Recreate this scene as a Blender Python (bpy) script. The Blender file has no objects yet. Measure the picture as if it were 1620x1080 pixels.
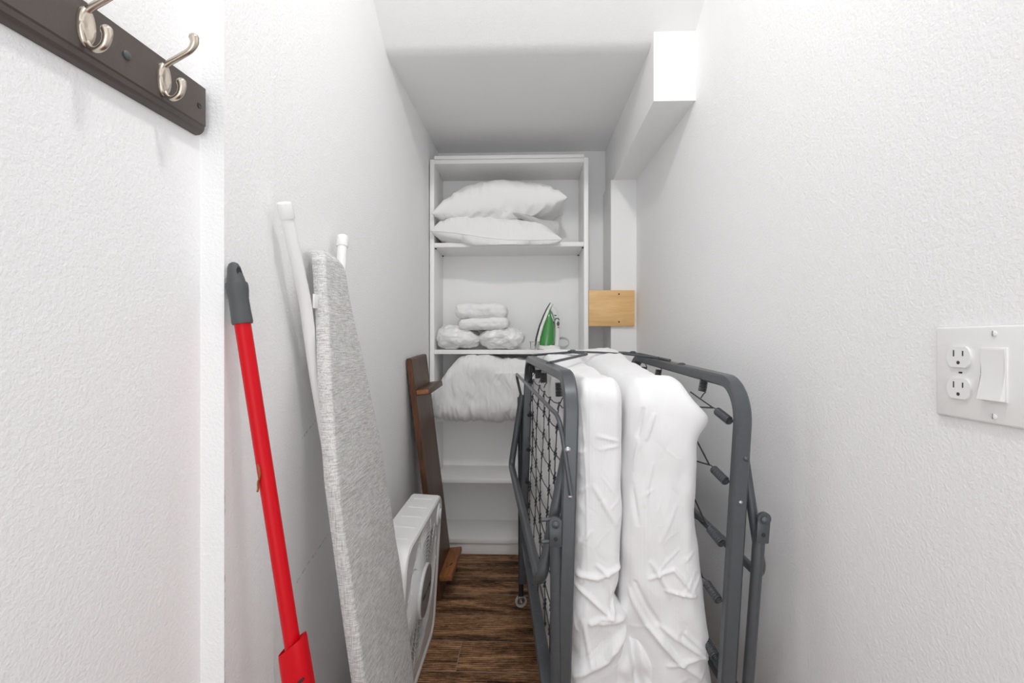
import bpy, bmesh, math, random
from mathutils import Vector, Matrix, noise
random.seed(7)
S = bpy.context.scene
COL = S.collection
V = Vector
PI = math.pi

# ------------------------------------------------------------------ materials
def new_mat(name):
    m = bpy.data.materials.new(name); m.use_nodes = True
    nt = m.node_tree
    b = nt.nodes['Principled BSDF']
    return m, nt, b

def N(nt, t, **kw):
    n = nt.nodes.new(t)
    for k, v in kw.items():
        if k in n.inputs.keys(): n.inputs[k].default_value = v
        else: setattr(n, k, v)
    return n

def coords(nt, scale=(1, 1, 1)):
    tc = N(nt, 'ShaderNodeTexCoord')
    mp = N(nt, 'ShaderNodeMapping')
    mp.inputs['Scale'].default_value = scale
    nt.links.new(tc.outputs['Object'], mp.inputs['Vector'])
    return mp.outputs['Vector']

def add_bump(nt, b, height, strength, dist, prev=None):
    bp = N(nt, 'ShaderNodeBump')
    bp.inputs['Strength'].default_value = strength
    bp.inputs['Distance'].default_value = dist
    nt.links.new(height, bp.inputs['Height'])
    if prev: nt.links.new(prev, bp.inputs['Normal'])
    nt.links.new(bp.outputs['Normal'], b.inputs['Normal'])
    return bp.outputs['Normal']

def plain(name, col, rough=.5, metal=0., noise_amt=.0, noise_scale=60, bump=0., spec=.5, coat=0.):
    m, nt, b = new_mat(name)
    b.inputs['Base Color'].default_value = (*col, 1)
    b.inputs['Roughness'].default_value = rough
    b.inputs['Metallic'].default_value = metal
    b.inputs['Specular IOR Level'].default_value = spec
    b.inputs['Coat Weight'].default_value = coat
    nz = N(nt, 'ShaderNodeTexNoise', Scale=noise_scale, Detail=4.)
    nt.links.new(coords(nt), nz.inputs['Vector'])
    if noise_amt:
        r = N(nt, 'ShaderNodeMix', data_type='RGBA')
        r.inputs[6].default_value = (*[c*(1-noise_amt) for c in col], 1)
        r.inputs[7].default_value = (*[min(1, c*(1+noise_amt)) for c in col], 1)
        nt.links.new(nz.outputs['Fac'], r.inputs[0])
        nt.links.new(r.outputs[2], b.inputs['Base Color'])
    if bump: add_bump(nt, b, nz.outputs['Fac'], bump, .002)
    return m

def math_n(nt, op, a, b=None, c=None, clamp=False):
    n = N(nt, 'ShaderNodeMath', operation=op); n.use_clamp = clamp
    for i, x in enumerate((a, b, c)):
        if x is None: continue
        if isinstance(x, (int, float)): n.inputs[i].default_value = x
        else: nt.links.new(x, n.inputs[i])
    return n.outputs[0]

def segment_mask(nt, pos, a, b, w):
    """1 close to the segment a-b (scuffs and scratches on the paint)"""
    a, b = V(a), V(b); d = b-a
    s = N(nt, 'ShaderNodeVectorMath', operation='SUBTRACT'); nt.links.new(pos, s.inputs[0]); s.inputs[1].default_value = a
    dt = N(nt, 'ShaderNodeVectorMath', operation='DOT_PRODUCT'); nt.links.new(s.outputs[0], dt.inputs[0]); dt.inputs[1].default_value = d/d.length_squared
    t = math_n(nt, 'MULTIPLY', dt.outputs['Value'], 1., clamp=True)
    sc = N(nt, 'ShaderNodeVectorMath', operation='SCALE'); sc.inputs[0].default_value = d; nt.links.new(t, sc.inputs['Scale'])
    df = N(nt, 'ShaderNodeVectorMath', operation='DISTANCE'); nt.links.new(s.outputs[0], df.inputs[0]); nt.links.new(sc.outputs[0], df.inputs[1])
    q = math_n(nt, 'DIVIDE', df.outputs['Value'], w)
    return math_n(nt, 'SUBTRACT', 1., q, clamp=True)

def wall_paint(name, col, scratches=(), bump=.26):
    m, nt, b = new_mat(name)
    b.inputs['Roughness'].default_value = .62
    b.inputs['Specular IOR Level'].default_value = .3
    co = coords(nt)
    n1 = N(nt, 'ShaderNodeTexNoise', Scale=185., Detail=4., Roughness=.6, Distortion=.15)
    n2 = N(nt, 'ShaderNodeTexNoise', Scale=34., Detail=2.)
    nt.links.new(co, n1.inputs['Vector']); nt.links.new(co, n2.inputs['Vector'])
    rmp = N(nt, 'ShaderNodeMapRange'); rmp.inputs[1].default_value = .30; rmp.inputs[2].default_value = .72
    rmp.interpolation_type = 'SMOOTHSTEP'
    nt.links.new(n1.outputs['Fac'], rmp.inputs[0])
    h = math_n(nt, 'MULTIPLY_ADD', n2.outputs['Fac'], .6, rmp.outputs[0])
    add_bump(nt, b, h, bump, .0025)
    base = N(nt, 'ShaderNodeMix', data_type='RGBA')
    base.inputs[6].default_value = (*col, 1); base.inputs[7].default_value = (.22, .22, .22, 1)
    f = None
    for (p, q, w) in scratches:
        k = segment_mask(nt, co, p, q, w)
        f = k if f is None else math_n(nt, 'MAXIMUM', f, k)
    if f is None: base.inputs[0].default_value = 0
    else:
        g = N(nt, 'ShaderNodeTexNoise', Scale=120., Detail=2.); nt.links.new(co, g.inputs['Vector'])
        gm = N(nt, 'ShaderNodeMapRange'); gm.inputs[1].default_value = .42; gm.inputs[2].default_value = .6
        nt.links.new(g.outputs['Fac'], gm.inputs[0])
        nt.links.new(math_n(nt, 'MULTIPLY', math_n(nt, 'MULTIPLY', f, gm.outputs[0]), .6, clamp=True), base.inputs[0])
    nt.links.new(base.outputs[2], b.inputs['Base Color'])
    return m

WHITE = (.885, .885, .888)
m_wall = wall_paint('wall_paint', WHITE)
m_wall_l = wall_paint('wall_paint_left', WHITE, scratches=[
    ((-.503, 1.045, .869), (-.503, 1.110, .897), .003), ((-.503, 1.02, .56), (-.503, 1.10, .585), .003),
    ((-.503, 1.09, .578), (-.503, 1.18, .60), .003), ((-.503, 1.60, .56), (-.503, 1.66, .62), .003),
    ((-.503, 1.70, .83), (-.503, 1.715, .835), .004), ((-.500, .770, .62), (-.500, .770, .70), .0016),
    ((-.500, .770, .80), (-.500, .770, .84), .0014), ((-.500, .770, .50), (-.500, .770, .56), .0016),
    ((-.503, 1.33, .90), (-.503, 1.335, .93), .003)])
m_wall_r = wall_paint('wall_paint_right', WHITE, scratches=[
    ((.5745, 1.091, 1.259), (.5745, 1.090, 1.249), .0016), ((.5745, 1.090, 1.249), (.5745, 1.084, 1.246), .0016),
    ((.577, 1.02, .54), (.577, 1.018, .536), .002), ((.577, .99, .85), (.577, .985, .85), .002)])
m_ceil = wall_paint('ceiling_paint', (.87, .87, .87), bump=.2)
m_trim = plain('white_gloss_trim', (.86, .86, .86), .38, noise_scale=25, bump=.03)
m_lam = plain('white_laminate', (.88, .875, .87), .38, noise_scale=300, bump=.02)
m_lam_back = plain('white_hardboard', (.87, .87, .87), .55, noise_scale=200, bump=.04)
m_gray = plain('grey_enamel_steel', (.082, .090, .098), .36, metal=.25, noise_amt=.12, noise_scale=90, coat=.15)
m_dark = plain('dark_steel', (.045, .048, .053), .4, metal=.3, noise_amt=.1)
m_wire = plain('dark_wire', (.06, .06, .063), .42, metal=.5)
m_rivet = plain('zinc_rivet', (.55, .55, .56), .32, metal=.9)
m_red = plain('red_gloss_plastic', (.60, .002, .010), .34, noise_amt=.06, noise_scale=12, spec=.22)
m_rubber = plain('grey_rubber', (.075, .08, .085), .55, noise_scale=200, bump=.05)
m_wplastic = plain('white_plastic', (.82, .82, .81), .42)
m_fanw = plain('white_fan_plastic', (.80, .80, .79), .45, noise_scale=150, bump=.03)
m_badge = plain('grey_badge', (.30, .29, .29), .4)
m_ink = plain('dark_ink', (.02, .02, .02), .6)
m_blackp = plain('dark_plastic', (.03, .032, .036), .4)
m_brownp = plain('espresso_board', (.082, .066, .060), .42, noise_amt=.15, noise_scale=300, bump=.03)
m_nickel = plain('satin_nickel', (.62, .55, .47), .26, metal=1., noise_amt=.05)
m_caster = plain('grey_caster', (.55, .57, .58), .45)
m_green_light = plain('pale_green_plastic', (.40, .58, .30), .3)

def fabric(name, col, weave=900, wr=.25, rib=0., rough=.92):
    m, nt, b = new_mat(name)
    b.inputs['Base Color'].default_value = (*col, 1)
    b.inputs['Roughness'].default_value = rough
    b.inputs['Specular IOR Level'].default_value = .15
    b.inputs['Sheen Weight'].default_value = .15
    co = coords(nt)
    n1 = N(nt, 'ShaderNodeTexNoise', Scale=weave, Detail=1.)
    n2 = N(nt, 'ShaderNodeTexNoise', Scale=38., Detail=4., Roughness=.6, Distortion=1.2)
    nt.links.new(co, n1.inputs['Vector']); nt.links.new(co, n2.inputs['Vector'])
    p = add_bump(nt, b, n2.outputs['Fac'], wr, .004)
    p = add_bump(nt, b, n1.outputs['Fac'], .12, .0006, p)
    if rib:
        w = N(nt, 'ShaderNodeTexWave', wave_type='BANDS', bands_direction='X', Scale=rib, Distortion=.6)
        w.inputs['Detail Scale'].default_value = 1.
        nt.links.new(co, w.inputs['Vector'])
        msk = N(nt, 'ShaderNodeTexNoise', Scale=7.); nt.links.new(co, msk.inputs['Vector'])
        mr = N(nt, 'ShaderNodeMapRange'); mr.inputs[1].default_value = .45; mr.inputs[2].default_value = .6
        nt.links.new(msk.outputs['Fac'], mr.inputs[0])
        p = add_bump(nt, b, math_n(nt, 'MULTIPLY', w.outputs['Fac'], mr.outputs[0]), .13, .0012, p)
    return m

m_sheet = fabric('white_sheet', (.83, .83, .835), wr=.18, rib=46)
m_pillow = fabric('white_pillow_cotton', (.83, .825, .82), wr=.22)
m_quilt = fabric('white_quilt_cotton', (.82, .815, .81), wr=.3)
m_towel = fabric('white_terry', (.85, .85, .85), weave=420, wr=.35)
m_bag = plain('plastic_wrapped_linen', (.84, .84, .84), .25, noise_scale=55, bump=.35, coat=.35)

def linen():
    m, nt, b = new_mat('grey_crosshatch_linen')
    b.inputs['Roughness'].default_value = .9; b.inputs['Specular IOR Level'].default_value = .15
    a1 = N(nt, 'ShaderNodeTexNoise', Scale=1., Detail=3., Roughness=.7)
    nt.links.new(coords(nt, (60, 30, 900)), a1.inputs['Vector'])
    a2 = N(nt, 'ShaderNodeTexNoise', Scale=1., Detail=3., Roughness=.7)
    nt.links.new(coords(nt, (900, 900, 30)), a2.inputs['Vector'])
    s = math_n(nt, 'MULTIPLY_ADD', a1.outputs['Fac'], 1.25, math_n(nt, 'MULTIPLY', a2.outputs['Fac'], .85))
    r = N(nt, 'ShaderNodeValToRGB')
    e = r.color_ramp.elements
    e[0].position = .78; e[0].color = (.40, .392, .385, 1)
    e[1].position = .98; e[1].color = (.74, .735, .725, 1)
    k = r.color_ramp.elements.new(.88); k.color = (.60, .593, .583, 1)
    nt.links.new(math_n(nt, 'MULTIPLY', s, .84), r.inputs[0])
    nt.links.new(r.outputs[0], b.inputs['Base Color'])
    add_bump(nt, b, s, .12, .001)
    return m
m_linen = linen()

def wood(name, c1, c2, scale=(3, 40, 3), rough=.45, grain=1.0, ring=0., coat=.1):
    m, nt, b = new_mat(name)
    b.inputs['Roughness'].default_value = rough; b.inputs['Coat Weight'].default_value = coat
    co = coords(nt, scale)
    n1 = N(nt, 'ShaderNodeTexNoise', Scale=1., Detail=6., Roughness=.65, Distortion=.8)
    nt.links.new(co, n1.inputs['Vector'])
    f = n1.outputs['Fac']
    if ring:
        w = N(nt, 'ShaderNodeTexWave', wave_type='RINGS', rings_direction='Y', Scale=ring, Distortion=6., Detail=2.)
        nt.links.new(coords(nt, (scale[0]*.12, scale[1]*.12, scale[2]*.12)), w.inputs['Vector'])
        f = math_n(nt, 'ADD', math_n(nt, 'MULTIPLY', f, .6), math_n(nt, 'MULTIPLY', w.outputs['Fac'], .4))
    r = N(nt, 'ShaderNodeValToRGB')
    r.color_ramp.elements[0].position = .5-.22*grain; r.color_ramp.elements[0].color = (*c1, 1)
    r.color_ramp.elements[1].position = .5+.22*grain; r.color_ramp.elements[1].color = (*c2, 1)
    nt.links.new(f, r.inputs[0]); nt.links.new(r.outputs[0], b.inputs['Base Color'])
    add_bump(nt, b, f, .08, .001)
    return m
m_walnut = wood('dark_walnut', (.052, .024, .012), (.122, .066, .038), (30, 30, 2.2), .45, coat=.0)
m_walnut_edge = wood('worn_walnut_edge', (.032, .013, .006), (.17, .062, .022), (40, 40, 8), .55, coat=0)
m_orange_wood = wood('bare_orange_wood', (.19, .068, .022), (.40, .155, .055), (60, 10, 60), .55, coat=0)
m_pine = wood('pine_board', (.64, .37, .14), (.90, .60, .28), (4, 40, 30), .5, grain=1.3)

def floor_mat():
    m, nt, b = new_mat('wood_look_plank_tile')
    b.inputs['Roughness'].default_value = .5
    b.inputs['Specular IOR Level'].default_value = .15
    tc = N(nt, 'ShaderNodeTexCoord')
    mp = N(nt, 'ShaderNodeMapping'); mp.inputs['Location'].default_value = (-.206, -.118, 0)
    nt.links.new(tc.outputs['Object'], mp.inputs['Vector'])
    br = N(nt, 'ShaderNodeTexBrick'); br.offset = .37; br.offset_frequency = 9
    br.inputs['Scale'].default_value = 1.
    br.inputs['Brick Width'].default_value = 1.2; br.inputs['Row Height'].default_value = .160
    br.inputs['Mortar Size'].default_value = .0016; br.inputs['Mortar Smooth'].default_value = .2
    br.inputs['Color1'].default_value = (0, 0, 0, 1); br.inputs['Color2'].default_value = (1, 1, 1, 1)
    br.inputs['Mortar'].default_value = (.5, .5, .5, 1)
    nt.links.new(mp.outputs['Vector'], br.inputs['Vector'])
    sep = N(nt, 'ShaderNodeSeparateColor'); nt.links.new(br.outputs['Color'], sep.inputs[0])
    off = N(nt, 'ShaderNodeCombineXYZ')
    nt.links.new(math_n(nt, 'MULTIPLY', sep.outputs[0], 7.3), off.inputs[0]); nt.links.new(math_n(nt, 'MULTIPLY', sep.outputs[0], 3.7), off.inputs[2])
    addv = N(nt, 'ShaderNodeVectorMath', operation='ADD')
    nt.links.new(mp.outputs['Vector'], addv.inputs[0]); nt.links.new(off.outputs[0], addv.inputs[1])
    def stretched(sc):
        q = N(nt, 'ShaderNodeMapping'); q.inputs['Scale'].default_value = sc
        nt.links.new(addv.outputs[0], q.inputs['Vector']); return q.outputs['Vector']
    fine = N(nt, 'ShaderNodeTexNoise', Scale=1., Detail=7., Roughness=.72, Distortion=.3); nt.links.new(stretched((30, 95, 20)), fine.inputs['Vector'])
    big = N(nt, 'ShaderNodeTexNoise', Scale=1., Detail=3., Distortion=1.0); nt.links.new(stretched((2.6, 15, 8)), big.inputs['Vector'])
    wv = N(nt, 'ShaderNodeTexWave', wave_type='BANDS', bands_direction='Y', Scale=9., Distortion=9., Detail=3.)
    wv.inputs['Detail Scale'].default_value = .7
    nt.links.new(stretched((.9, 3.4, 2)), wv.inputs['Vector'])
    spk = N(nt, 'ShaderNodeTexNoise', Scale=1., Detail=3., Roughness=.7); nt.links.new(stretched((210, 330, 50)), spk.inputs['Vector'])
    s = math_n(nt, 'ADD', math_n(nt, 'MULTIPLY_ADD', spk.outputs['Fac'], .16, math_n(nt, 'MULTIPLY', fine.outputs['Fac'], .34)), math_n(nt, 'ADD', math_n(nt, 'MULTIPLY', big.outputs['Fac'], .42), math_n(nt, 'MULTIPLY', wv.outputs['Fac'], .09)))
    r = N(nt, 'ShaderNodeValToRGB')
    r.color_ramp.elements[0].position = .41; r.color_ramp.elements[0].color = (.020, .011, .006, 1)
    r.color_ramp.elements[1].position = .64; r.color_ramp.elements[1].color = (.62, .36, .19, 1)
    k = r.color_ramp.elements.new(.515); k.color = (.225, .114, .057, 1)
    nt.links.new(s, r.inputs[0])
    mx = N(nt, 'ShaderNodeMix', data_type='RGBA'); mx.inputs[7].default_value = (.30, .25, .21, 1)
    nt.links.new(br.outputs['Fac'], mx.inputs[0]); nt.links.new(r.outputs[0], mx.inputs[6])
    nt.links.new(mx.outputs[2], b.inputs['Base Color'])
    p = add_bump(nt, b, fine.outputs['Fac'], .12, .001)
    inv = math_n(nt, 'SUBTRACT', 1., br.outputs['Fac'])
    add_bump(nt, b, inv, .4, .0015, p)
    return m
m_floor = floor_mat()

def clear(name, col, rough=.08, alpha=.35):
    m, nt, b = new_mat(name)
    b.inputs['Base Color'].default_value = (*col, 1); b.inputs['Roughness'].default_value = rough
    b.inputs['Transmission Weight'].default_value = 1-alpha; b.inputs['IOR'].default_value = 1.3
    return m
m_green = plain('green_tank_plastic', (.048, .28, .058), .14, noise_amt=.1, noise_scale=30, coat=.5)
m_clear = clear('clear_plastic', (.95, .96, .96), .04, .0)

# ------------------------------------------------------------------ geometry helpers
def link_mesh(name, bm, mat, parent=None, smooth=True, angle=40):
    me = bpy.data.meshes.new(name)
    bmesh.ops.recalc_face_normals(bm, faces=bm.faces[:])
    bm.to_mesh(me); bm.free()
    o = bpy.data.objects.new(name, me); COL.objects.link(o)
    for mm in (mat if isinstance(mat, (list, tuple)) else [mat]): me.materials.append(mm)
    if smooth:
        me.polygons.foreach_set('use_smooth', [True]*len(me.polygons))
        me.set_sharp_from_angle(angle=math.radians(angle))
    if parent: attach(o, parent)
    return o

def world_of(o):
    m = o.matrix_basis.copy()
    while o.parent:
        m = o.parent.matrix_basis @ o.matrix_parent_inverse @ m if False else m
        o = o.parent
    return m

def attach(o, parent):
    o.parent = parent
    root = parent
    # every parent's own geometry is in world space (identity) or it is the Empty at the base
    while root.parent: root = root.parent
    if parent is root: o.matrix_parent_inverse = root.matrix_basis.inverted()
    else: o.matrix_parent_inverse = Matrix.Identity(4)

def tag(o, label=None, cat=None, group=None, kind=None):
    if label: o['label'] = label
    if cat: o['category'] = cat
    if group: o['group'] = group
    if kind: o['kind'] = kind
    return o

def thing(name, label, cat, loc, group=None):
    o = bpy.data.objects.new(name, None); COL.objects.link(o)
    o.empty_display_size = .05; o.location = loc
    bpy.context.view_layer.update()
    return tag(o, label, cat, group)

def box(bm, lo, hi, bevel=0., seg=2, mat=0, M=None):
    t = bmesh.new()
    bmesh.ops.create_cube(t, size=1)
    lo, hi = V(lo), V(hi)
    for v in t.verts: v.co = V([(lo[i]+hi[i])/2 + v.co[i]*(hi[i]-lo[i]) for i in range(3)])
    if bevel: bmesh.ops.bevel(t, geom=t.edges[:], offset=bevel, segments=seg, profile=.5, affect='EDGES')
    merge(bm, t, mat, M)

def merge(bm, t, mat=0, M=None):
    if M is not None: t.transform(M)
    vm = {}
    for v in t.verts: vm[v] = bm.verts.new(v.co)
    for f in t.faces:
        try: g = bm.faces.new([vm[v] for v in f.verts])
        except ValueError: continue
        g.material_index = mat or f.material_index
    t.free()

def prism(bm, pts, axis, a, b, mat=0):
    """polygon extruded along an axis; pts are the two other coordinates in cyclic order of axes (x:yz, y:xz, z:xy)"""
    def mk(p, h):
        if axis == 'z': return V((p[0], p[1], h))
        if axis == 'y': return V((p[0], h, p[1]))
        return V((h, p[0], p[1]))
    A = [bm.verts.new(mk(p, a)) for p in pts]; B = [bm.verts.new(mk(p, b)) for p in pts]
    n = len(pts)
    fs = [bm.faces.new(A), bm.faces.new(B[::-1])]
    for i in range(n): fs.append(bm.faces.new([A[i], B[i], B[(i+1) % n], A[(i+1) % n]]))
    for f in fs: f.material_index = mat

def fillet(pts, r, n=6):
    pts = [V(p) for p in pts]
    if not isinstance(r, (list, tuple)): r = [r]*len(pts)
    out = [pts[0]]
    for i in range(1, len(pts)-1):
        p, a, b = pts[i], pts[i-1]-pts[i], pts[i+1]-pts[i]
        la, lb = a.length, b.length
        a.normalize(); b.normalize()
        ang = a.angle(b)
        if r[i] <= 0 or ang > PI-.01: out.append(p); continue
        d = min(r[i]/math.tan(ang/2), la*.49, lb*.49)
        rr = d*math.tan(ang/2)
        c = p + (a+b).normalized()*(rr/math.sin(ang/2))
        s, e = p+a*d-c, p+b*d-c
        tot = s.angle(e); ax = s.cross(e).normalized()
        for k in range(n+1): out.append(c + Matrix.Rotation(tot*k/n, 3, ax) @ s)
    out.append(pts[-1])
    return out

def smooth_path(pts, n=8):
    pts = [V(p) for p in pts]; out = []
    for i in range(len(pts)-1):
        p0, p1, p2, p3 = pts[max(i-1, 0)], pts[i], pts[i+1], pts[min(i+2, len(pts)-1)]
        for k in range(n):
            t = k/n
            out.append(.5*((2*p1)+(p2-p0)*t+(2*p0-5*p1+4*p2-p3)*t*t+(3*p1-p0-3*p2+p3)*t**3))
    out.append(pts[-1]); return out

def sweep(bm, pts, rad, n=10, mat=0, flat=None, closed=False, up=None):
    """round (or elliptic / custom section) tube along pts; rad number or list; flat=(a,b) section scale"""
    pts = [V(p) for p in pts]; m = len(pts)
    if not isinstance(rad, (list, tuple)): rad = [rad]*m
    tang = []
    for i in range(m):
        if closed: t = pts[(i+1) % m]-pts[i-1]
        else: t = pts[min(i+1, m-1)]-pts[max(i-1, 0)]
        if t.length < 1e-9: t = V((0, 0, 1))
        tang.append(t.normalized())
    u = V(up) if up else (V((0, 0, 1)) if abs(tang[0].z) < .9 else V((1, 0, 0)))
    u = (u - tang[0]*u.dot(tang[0])).normalized()
    rings = []
    for i in range(m):
        if i:
            ax = tang[i-1].cross(tang[i])
            if ax.length > 1e-7: u = Matrix.Rotation(tang[i-1].angle(tang[i]), 3, ax.normalized()) @ u
            u = (u - tang[i]*u.dot(tang[i])).normalized()
        w = tang[i].cross(u)
        fa, fb = flat if flat else (1, 1)
        rings.append([bm.verts.new(pts[i]+rad[i]*(u*math.cos(2*PI*k/n)*fa + w*math.sin(2*PI*k/n)*fb)) for k in range(n)])
    fs = []
    for i in range(m if closed else m-1):
        A, B = rings[i], rings[(i+1) % m]
        for k in range(n): fs.append(bm.faces.new([A[k], A[(k+1) % n], B[(k+1) % n], B[k]]))
    if not closed: fs += [bm.faces.new(rings[0][::-1]), bm.faces.new(rings[-1])]
    for f in fs: f.material_index = mat

def lathe(bm, prof, M, n=24, mat=0, cap=True):
    """prof: (r, h) pairs about local z"""
    rings = []
    for r, h in prof:
        if r < 1e-6: rings.append([bm.verts.new(M @ V((0, 0, h)))])
        else: rings.append([bm.verts.new(M @ V((r*math.cos(2*PI*k/n), r*math.sin(2*PI*k/n), h))) for k in range(n)])
    fs = []
    for A, B in zip(rings, rings[1:]):
        for k in range(n):
            a, b, c, d = A[k % len(A)], A[(k+1) % len(A)], B[(k+1) % len(B)], B[k % len(B)]
            vs = []
            for v in (a, b, c, d):
                if v not in vs: vs.append(v)
            if len(vs) > 2: fs.append(bm.faces.new(vs))
    if len(rings[0]) > 1 and cap: fs.append(bm.faces.new(rings[0][::-1]))
    if len(rings[-1]) > 1 and cap: fs.append(bm.faces.new(rings[-1]))
    for f in fs: f.material_index = mat

def axis_matrix(origin, z, x=None):
    z = V(z).normalized()
    x = V(x) if x else (V((1, 0, 0)) if abs(z.x) < .9 else V((0, 1, 0)))
    x = (x - z*x.dot(z)).normalized(); y = z.cross(x)
    M = Matrix.Identity(4)
    for i in range(3): M[i][0], M[i][1], M[i][2], M[i][3] = x[i], y[i], z[i], origin[i]
    return M

def block(nx, ny, nz, lo, hi, r, p=2.):
    """finely divided rounded box: returns bmesh in world coordinates with outward normals"""
    bm = bmesh.new(); vs = {}
    lo, hi = V(lo), V(hi); c = (lo+hi)/2; h = (hi-lo)/2
    rr = V(r) if isinstance(r, (tuple, list)) else V((r, r, r))
    n = (nx, ny, nz)
    def vert(key):
        if key in vs: return vs[key]
        q = V([(2*key[i]/n[i]-1)*h[i] for i in range(3)])
        inner = V([max(-h[i]+rr[i], min(h[i]-rr[i], q[i])) for i in range(3)])
        d = V([(q[i]-inner[i])/rr[i] for i in range(3)])
        L = d.length
        if L > 1e-9:
            mx = max(abs(x) for x in d)
            d = d*(mx/L)
            q = inner + V([d[i]*rr[i] for i in range(3)])
        v = bm.verts.new(c+q); vs[key] = v; return v
    def quad(a, b, cc, d): bm.faces.new([vert(a), vert(b), vert(cc), vert(d)])
    for i in range(nx):
        for j in range(ny):
            quad((i, j, 0), (i, j+1, 0), (i+1, j+1, 0), (i+1, j, 0)); quad((i, j, nz), (i+1, j, nz), (i+1, j+1, nz), (i, j+1, nz))
    for i in range(nx):
        for k in range(nz):
            quad((i, 0, k), (i+1, 0, k), (i+1, 0, k+1), (i, 0, k+1)); quad((i, ny, k), (i, ny, k+1), (i+1, ny, k+1), (i+1, ny, k))
    for j in range(ny):
        for k in range(nz):
            quad((0, j, k), (0, j, k+1), (0, j+1, k+1), (0, j+1, k)); quad((nx, j, k), (nx, j+1, k), (nx, j+1, k+1), (nx, j, k+1))
    bm.normal_update()
    return bm

def seg_dist(p, a, b):
    dx, dy = b[0]-a[0], b[1]-a[1]
    t = max(0, min(1, ((p[0]-a[0])*dx+(p[1]-a[1])*dy)/(dx*dx+dy*dy)))
    return math.hypot(p[0]-a[0]-t*dx, p[1]-a[1]-t*dy), t

def fold_height(p, folds):
    s = 0
    for pts, w, amp in folds:
        best, bi = 9, 0
        for i in range(len(pts)-1):
            d, t = seg_dist(p, pts[i], pts[i+1])
            if d < best: best, bi = d, (i+t)/(len(pts)-1)
        w *= .8
        if best < w*4: s += 1.25*amp*math.exp(-(best/w)**2)*(.35+.65*math.sin(PI*min(1, max(0, bi*.8+.1))))
    return s

def sstep(a, b, x):
    t = max(0, min(1, (x-a)/(b-a))); return t*t*(3-2*t)

def frac_noise(p, sc, oct=3):
    return noise.fractal(V((p[0]*sc[0], p[1]*sc[1], p[2]*sc[2])), .6, 2., oct)

# ------------------------------------------------------------------ the closet shell
def struct(name, bm, m, smooth=False):
    o = link_mesh(name, bm, m, smooth=smooth); tag(o, kind='structure'); return o

RW = lambda y: .548 + (y-2.42)*-.0245          # right wall surface
bm = bmesh.new(); box(bm, (-.80, -.62, -.08), (.80, 2.78, 0)); struct('floor', bm, m_floor)
bm = bmesh.new()
prism(bm, [(-.500, .768), (-.500, .922), (-.503, .9235), (-.503, 2.67), (-.72, 2.67), (-.72, .768)], 'z', 0, 2.75); struct('wall_left', bm, m_wall_l)
bm = bmesh.new()
prism(bm, [(-.540, .772), (-.613, -.6), (-.72, -.6), (-.72, .772)], 'z', 0, 2.75); struct('wall_entry', bm, m_wall)
bm = bmesh.new()
prism(bm, [(RW(2.67), 2.67), (RW(-.6), -.6), (.78, -.6), (.78, 2.67)], 'z', 0, 2.75); struct('wall_right', bm, m_wall_r)
bm = bmesh.new(); box(bm, (-.72, 2.67, 0), (.78, 2.77, 2.75)); struct('wall_back', bm, m_wall)
# low ceiling over the shelves that turns up along the stair slope towards the entry
prof = [(2.67, 2.146)] + [(q.x, q.y) for q in [V((2.4, 2.135, 0))]]
prof += [(q.x, q.y) for q in fillet([(2.2, 2.128, 0), (1.675, 2.106, 0), (.88, 2.62, 0), (.5, 2.62, 0)], [0, .10, .05, 0], 8)]
prof += [(-.6, 2.62), (-.6, 2.75), (2.67, 2.75)]
bm = bmesh.new(); prism(bm, prof, 'x', -.50-.1, .66); o = struct('ceiling', bm, m_ceil, True)
# boxed beam along the right wall and the post below its far end
bm = bmesh.new(); prism(bm, [(.427, 1.63), (.432, 2.668), (.60, 2.668), (.60, 1.63)], 'z', 1.900, 2.165)
for v in bm.verts:
    if v.co.z > 2.0 and v.co.y > 2: v.co.z = 2.142
struct('trim_1', bm, m_trim)
bm = bmesh.new(); prism(bm, [(.420, 2.42), (.420, 2.668), (.58, 2.668), (.58, 2.42)], 'z', 0, 1.901); struct('trim_2', bm, m_trim)

# ------------------------------------------------------------------ bookcase
bc = thing('bookcase', 'tall white open bookcase with pillows and linen at the end of the closet', 'bookcase', (-.097, 2.53, 0))
XL, XR, T, YF, YB = -.497, .304, .022, 2.40, 2.66
for a in (XL, XR-T):
    b = bmesh.new(); box(b, (a, YF, 0), (a+T, YB, 2.008), .0015)
    # rows of shelf-pin holes on the inside face
    xi = a+T if a == XL else a
    link_mesh('side_panel', b, m_lam, bc)
b = bmesh.new(); box(b, (XL+T, YF, 1.985), (XR-T, YB, 2.006), .0012); link_mesh('top_panel', b, m_lam, bc)
SH = {'pillow': 1.585, 'towel': 1.043, 'quilt': .700, 'empty': .391, 'low': .087}
for z in SH.values():
    b = bmesh.new(); box(b, (XL+T+.0008, YF, z-.022), (XR-T-.0008, YB, z), .0012); link_mesh('shelf', b, m_lam, bc)
b = bmesh.new(); box(b, (XL+T, YF+.012, .004), (XR-T, YF+.03, .064), .001); link_mesh('plinth', b, m_lam, bc)
b = bmesh.new(); box(b, (XL+.004, YB, .01), (XR-.004, YB+.005, 2.0)); link_mesh('back_panel', b, m_lam_back, bc)
for z in (1.585, ):
    for x in (XL+T+.004, XR-T-.004):
        for y in (YF+.02, YB-.03):
            b = bmesh.new(); lathe(b, [(.003, -.005), (.003, .005)], axis_matrix((x, y, z-.026), (1, 0, 0)), 8); link_mesh('shelf_pin', b, m_dark, bc)
b = bmesh.new(); box(b, (XL+T, YF, 2.0085), (XR-T, YF+.255, 2.026), .0012)
o = link_mesh('shelf_board', b, m_lam); tag(o, 'spare white shelf board lying flat on top of the bookcase', 'shelf board')

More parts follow.
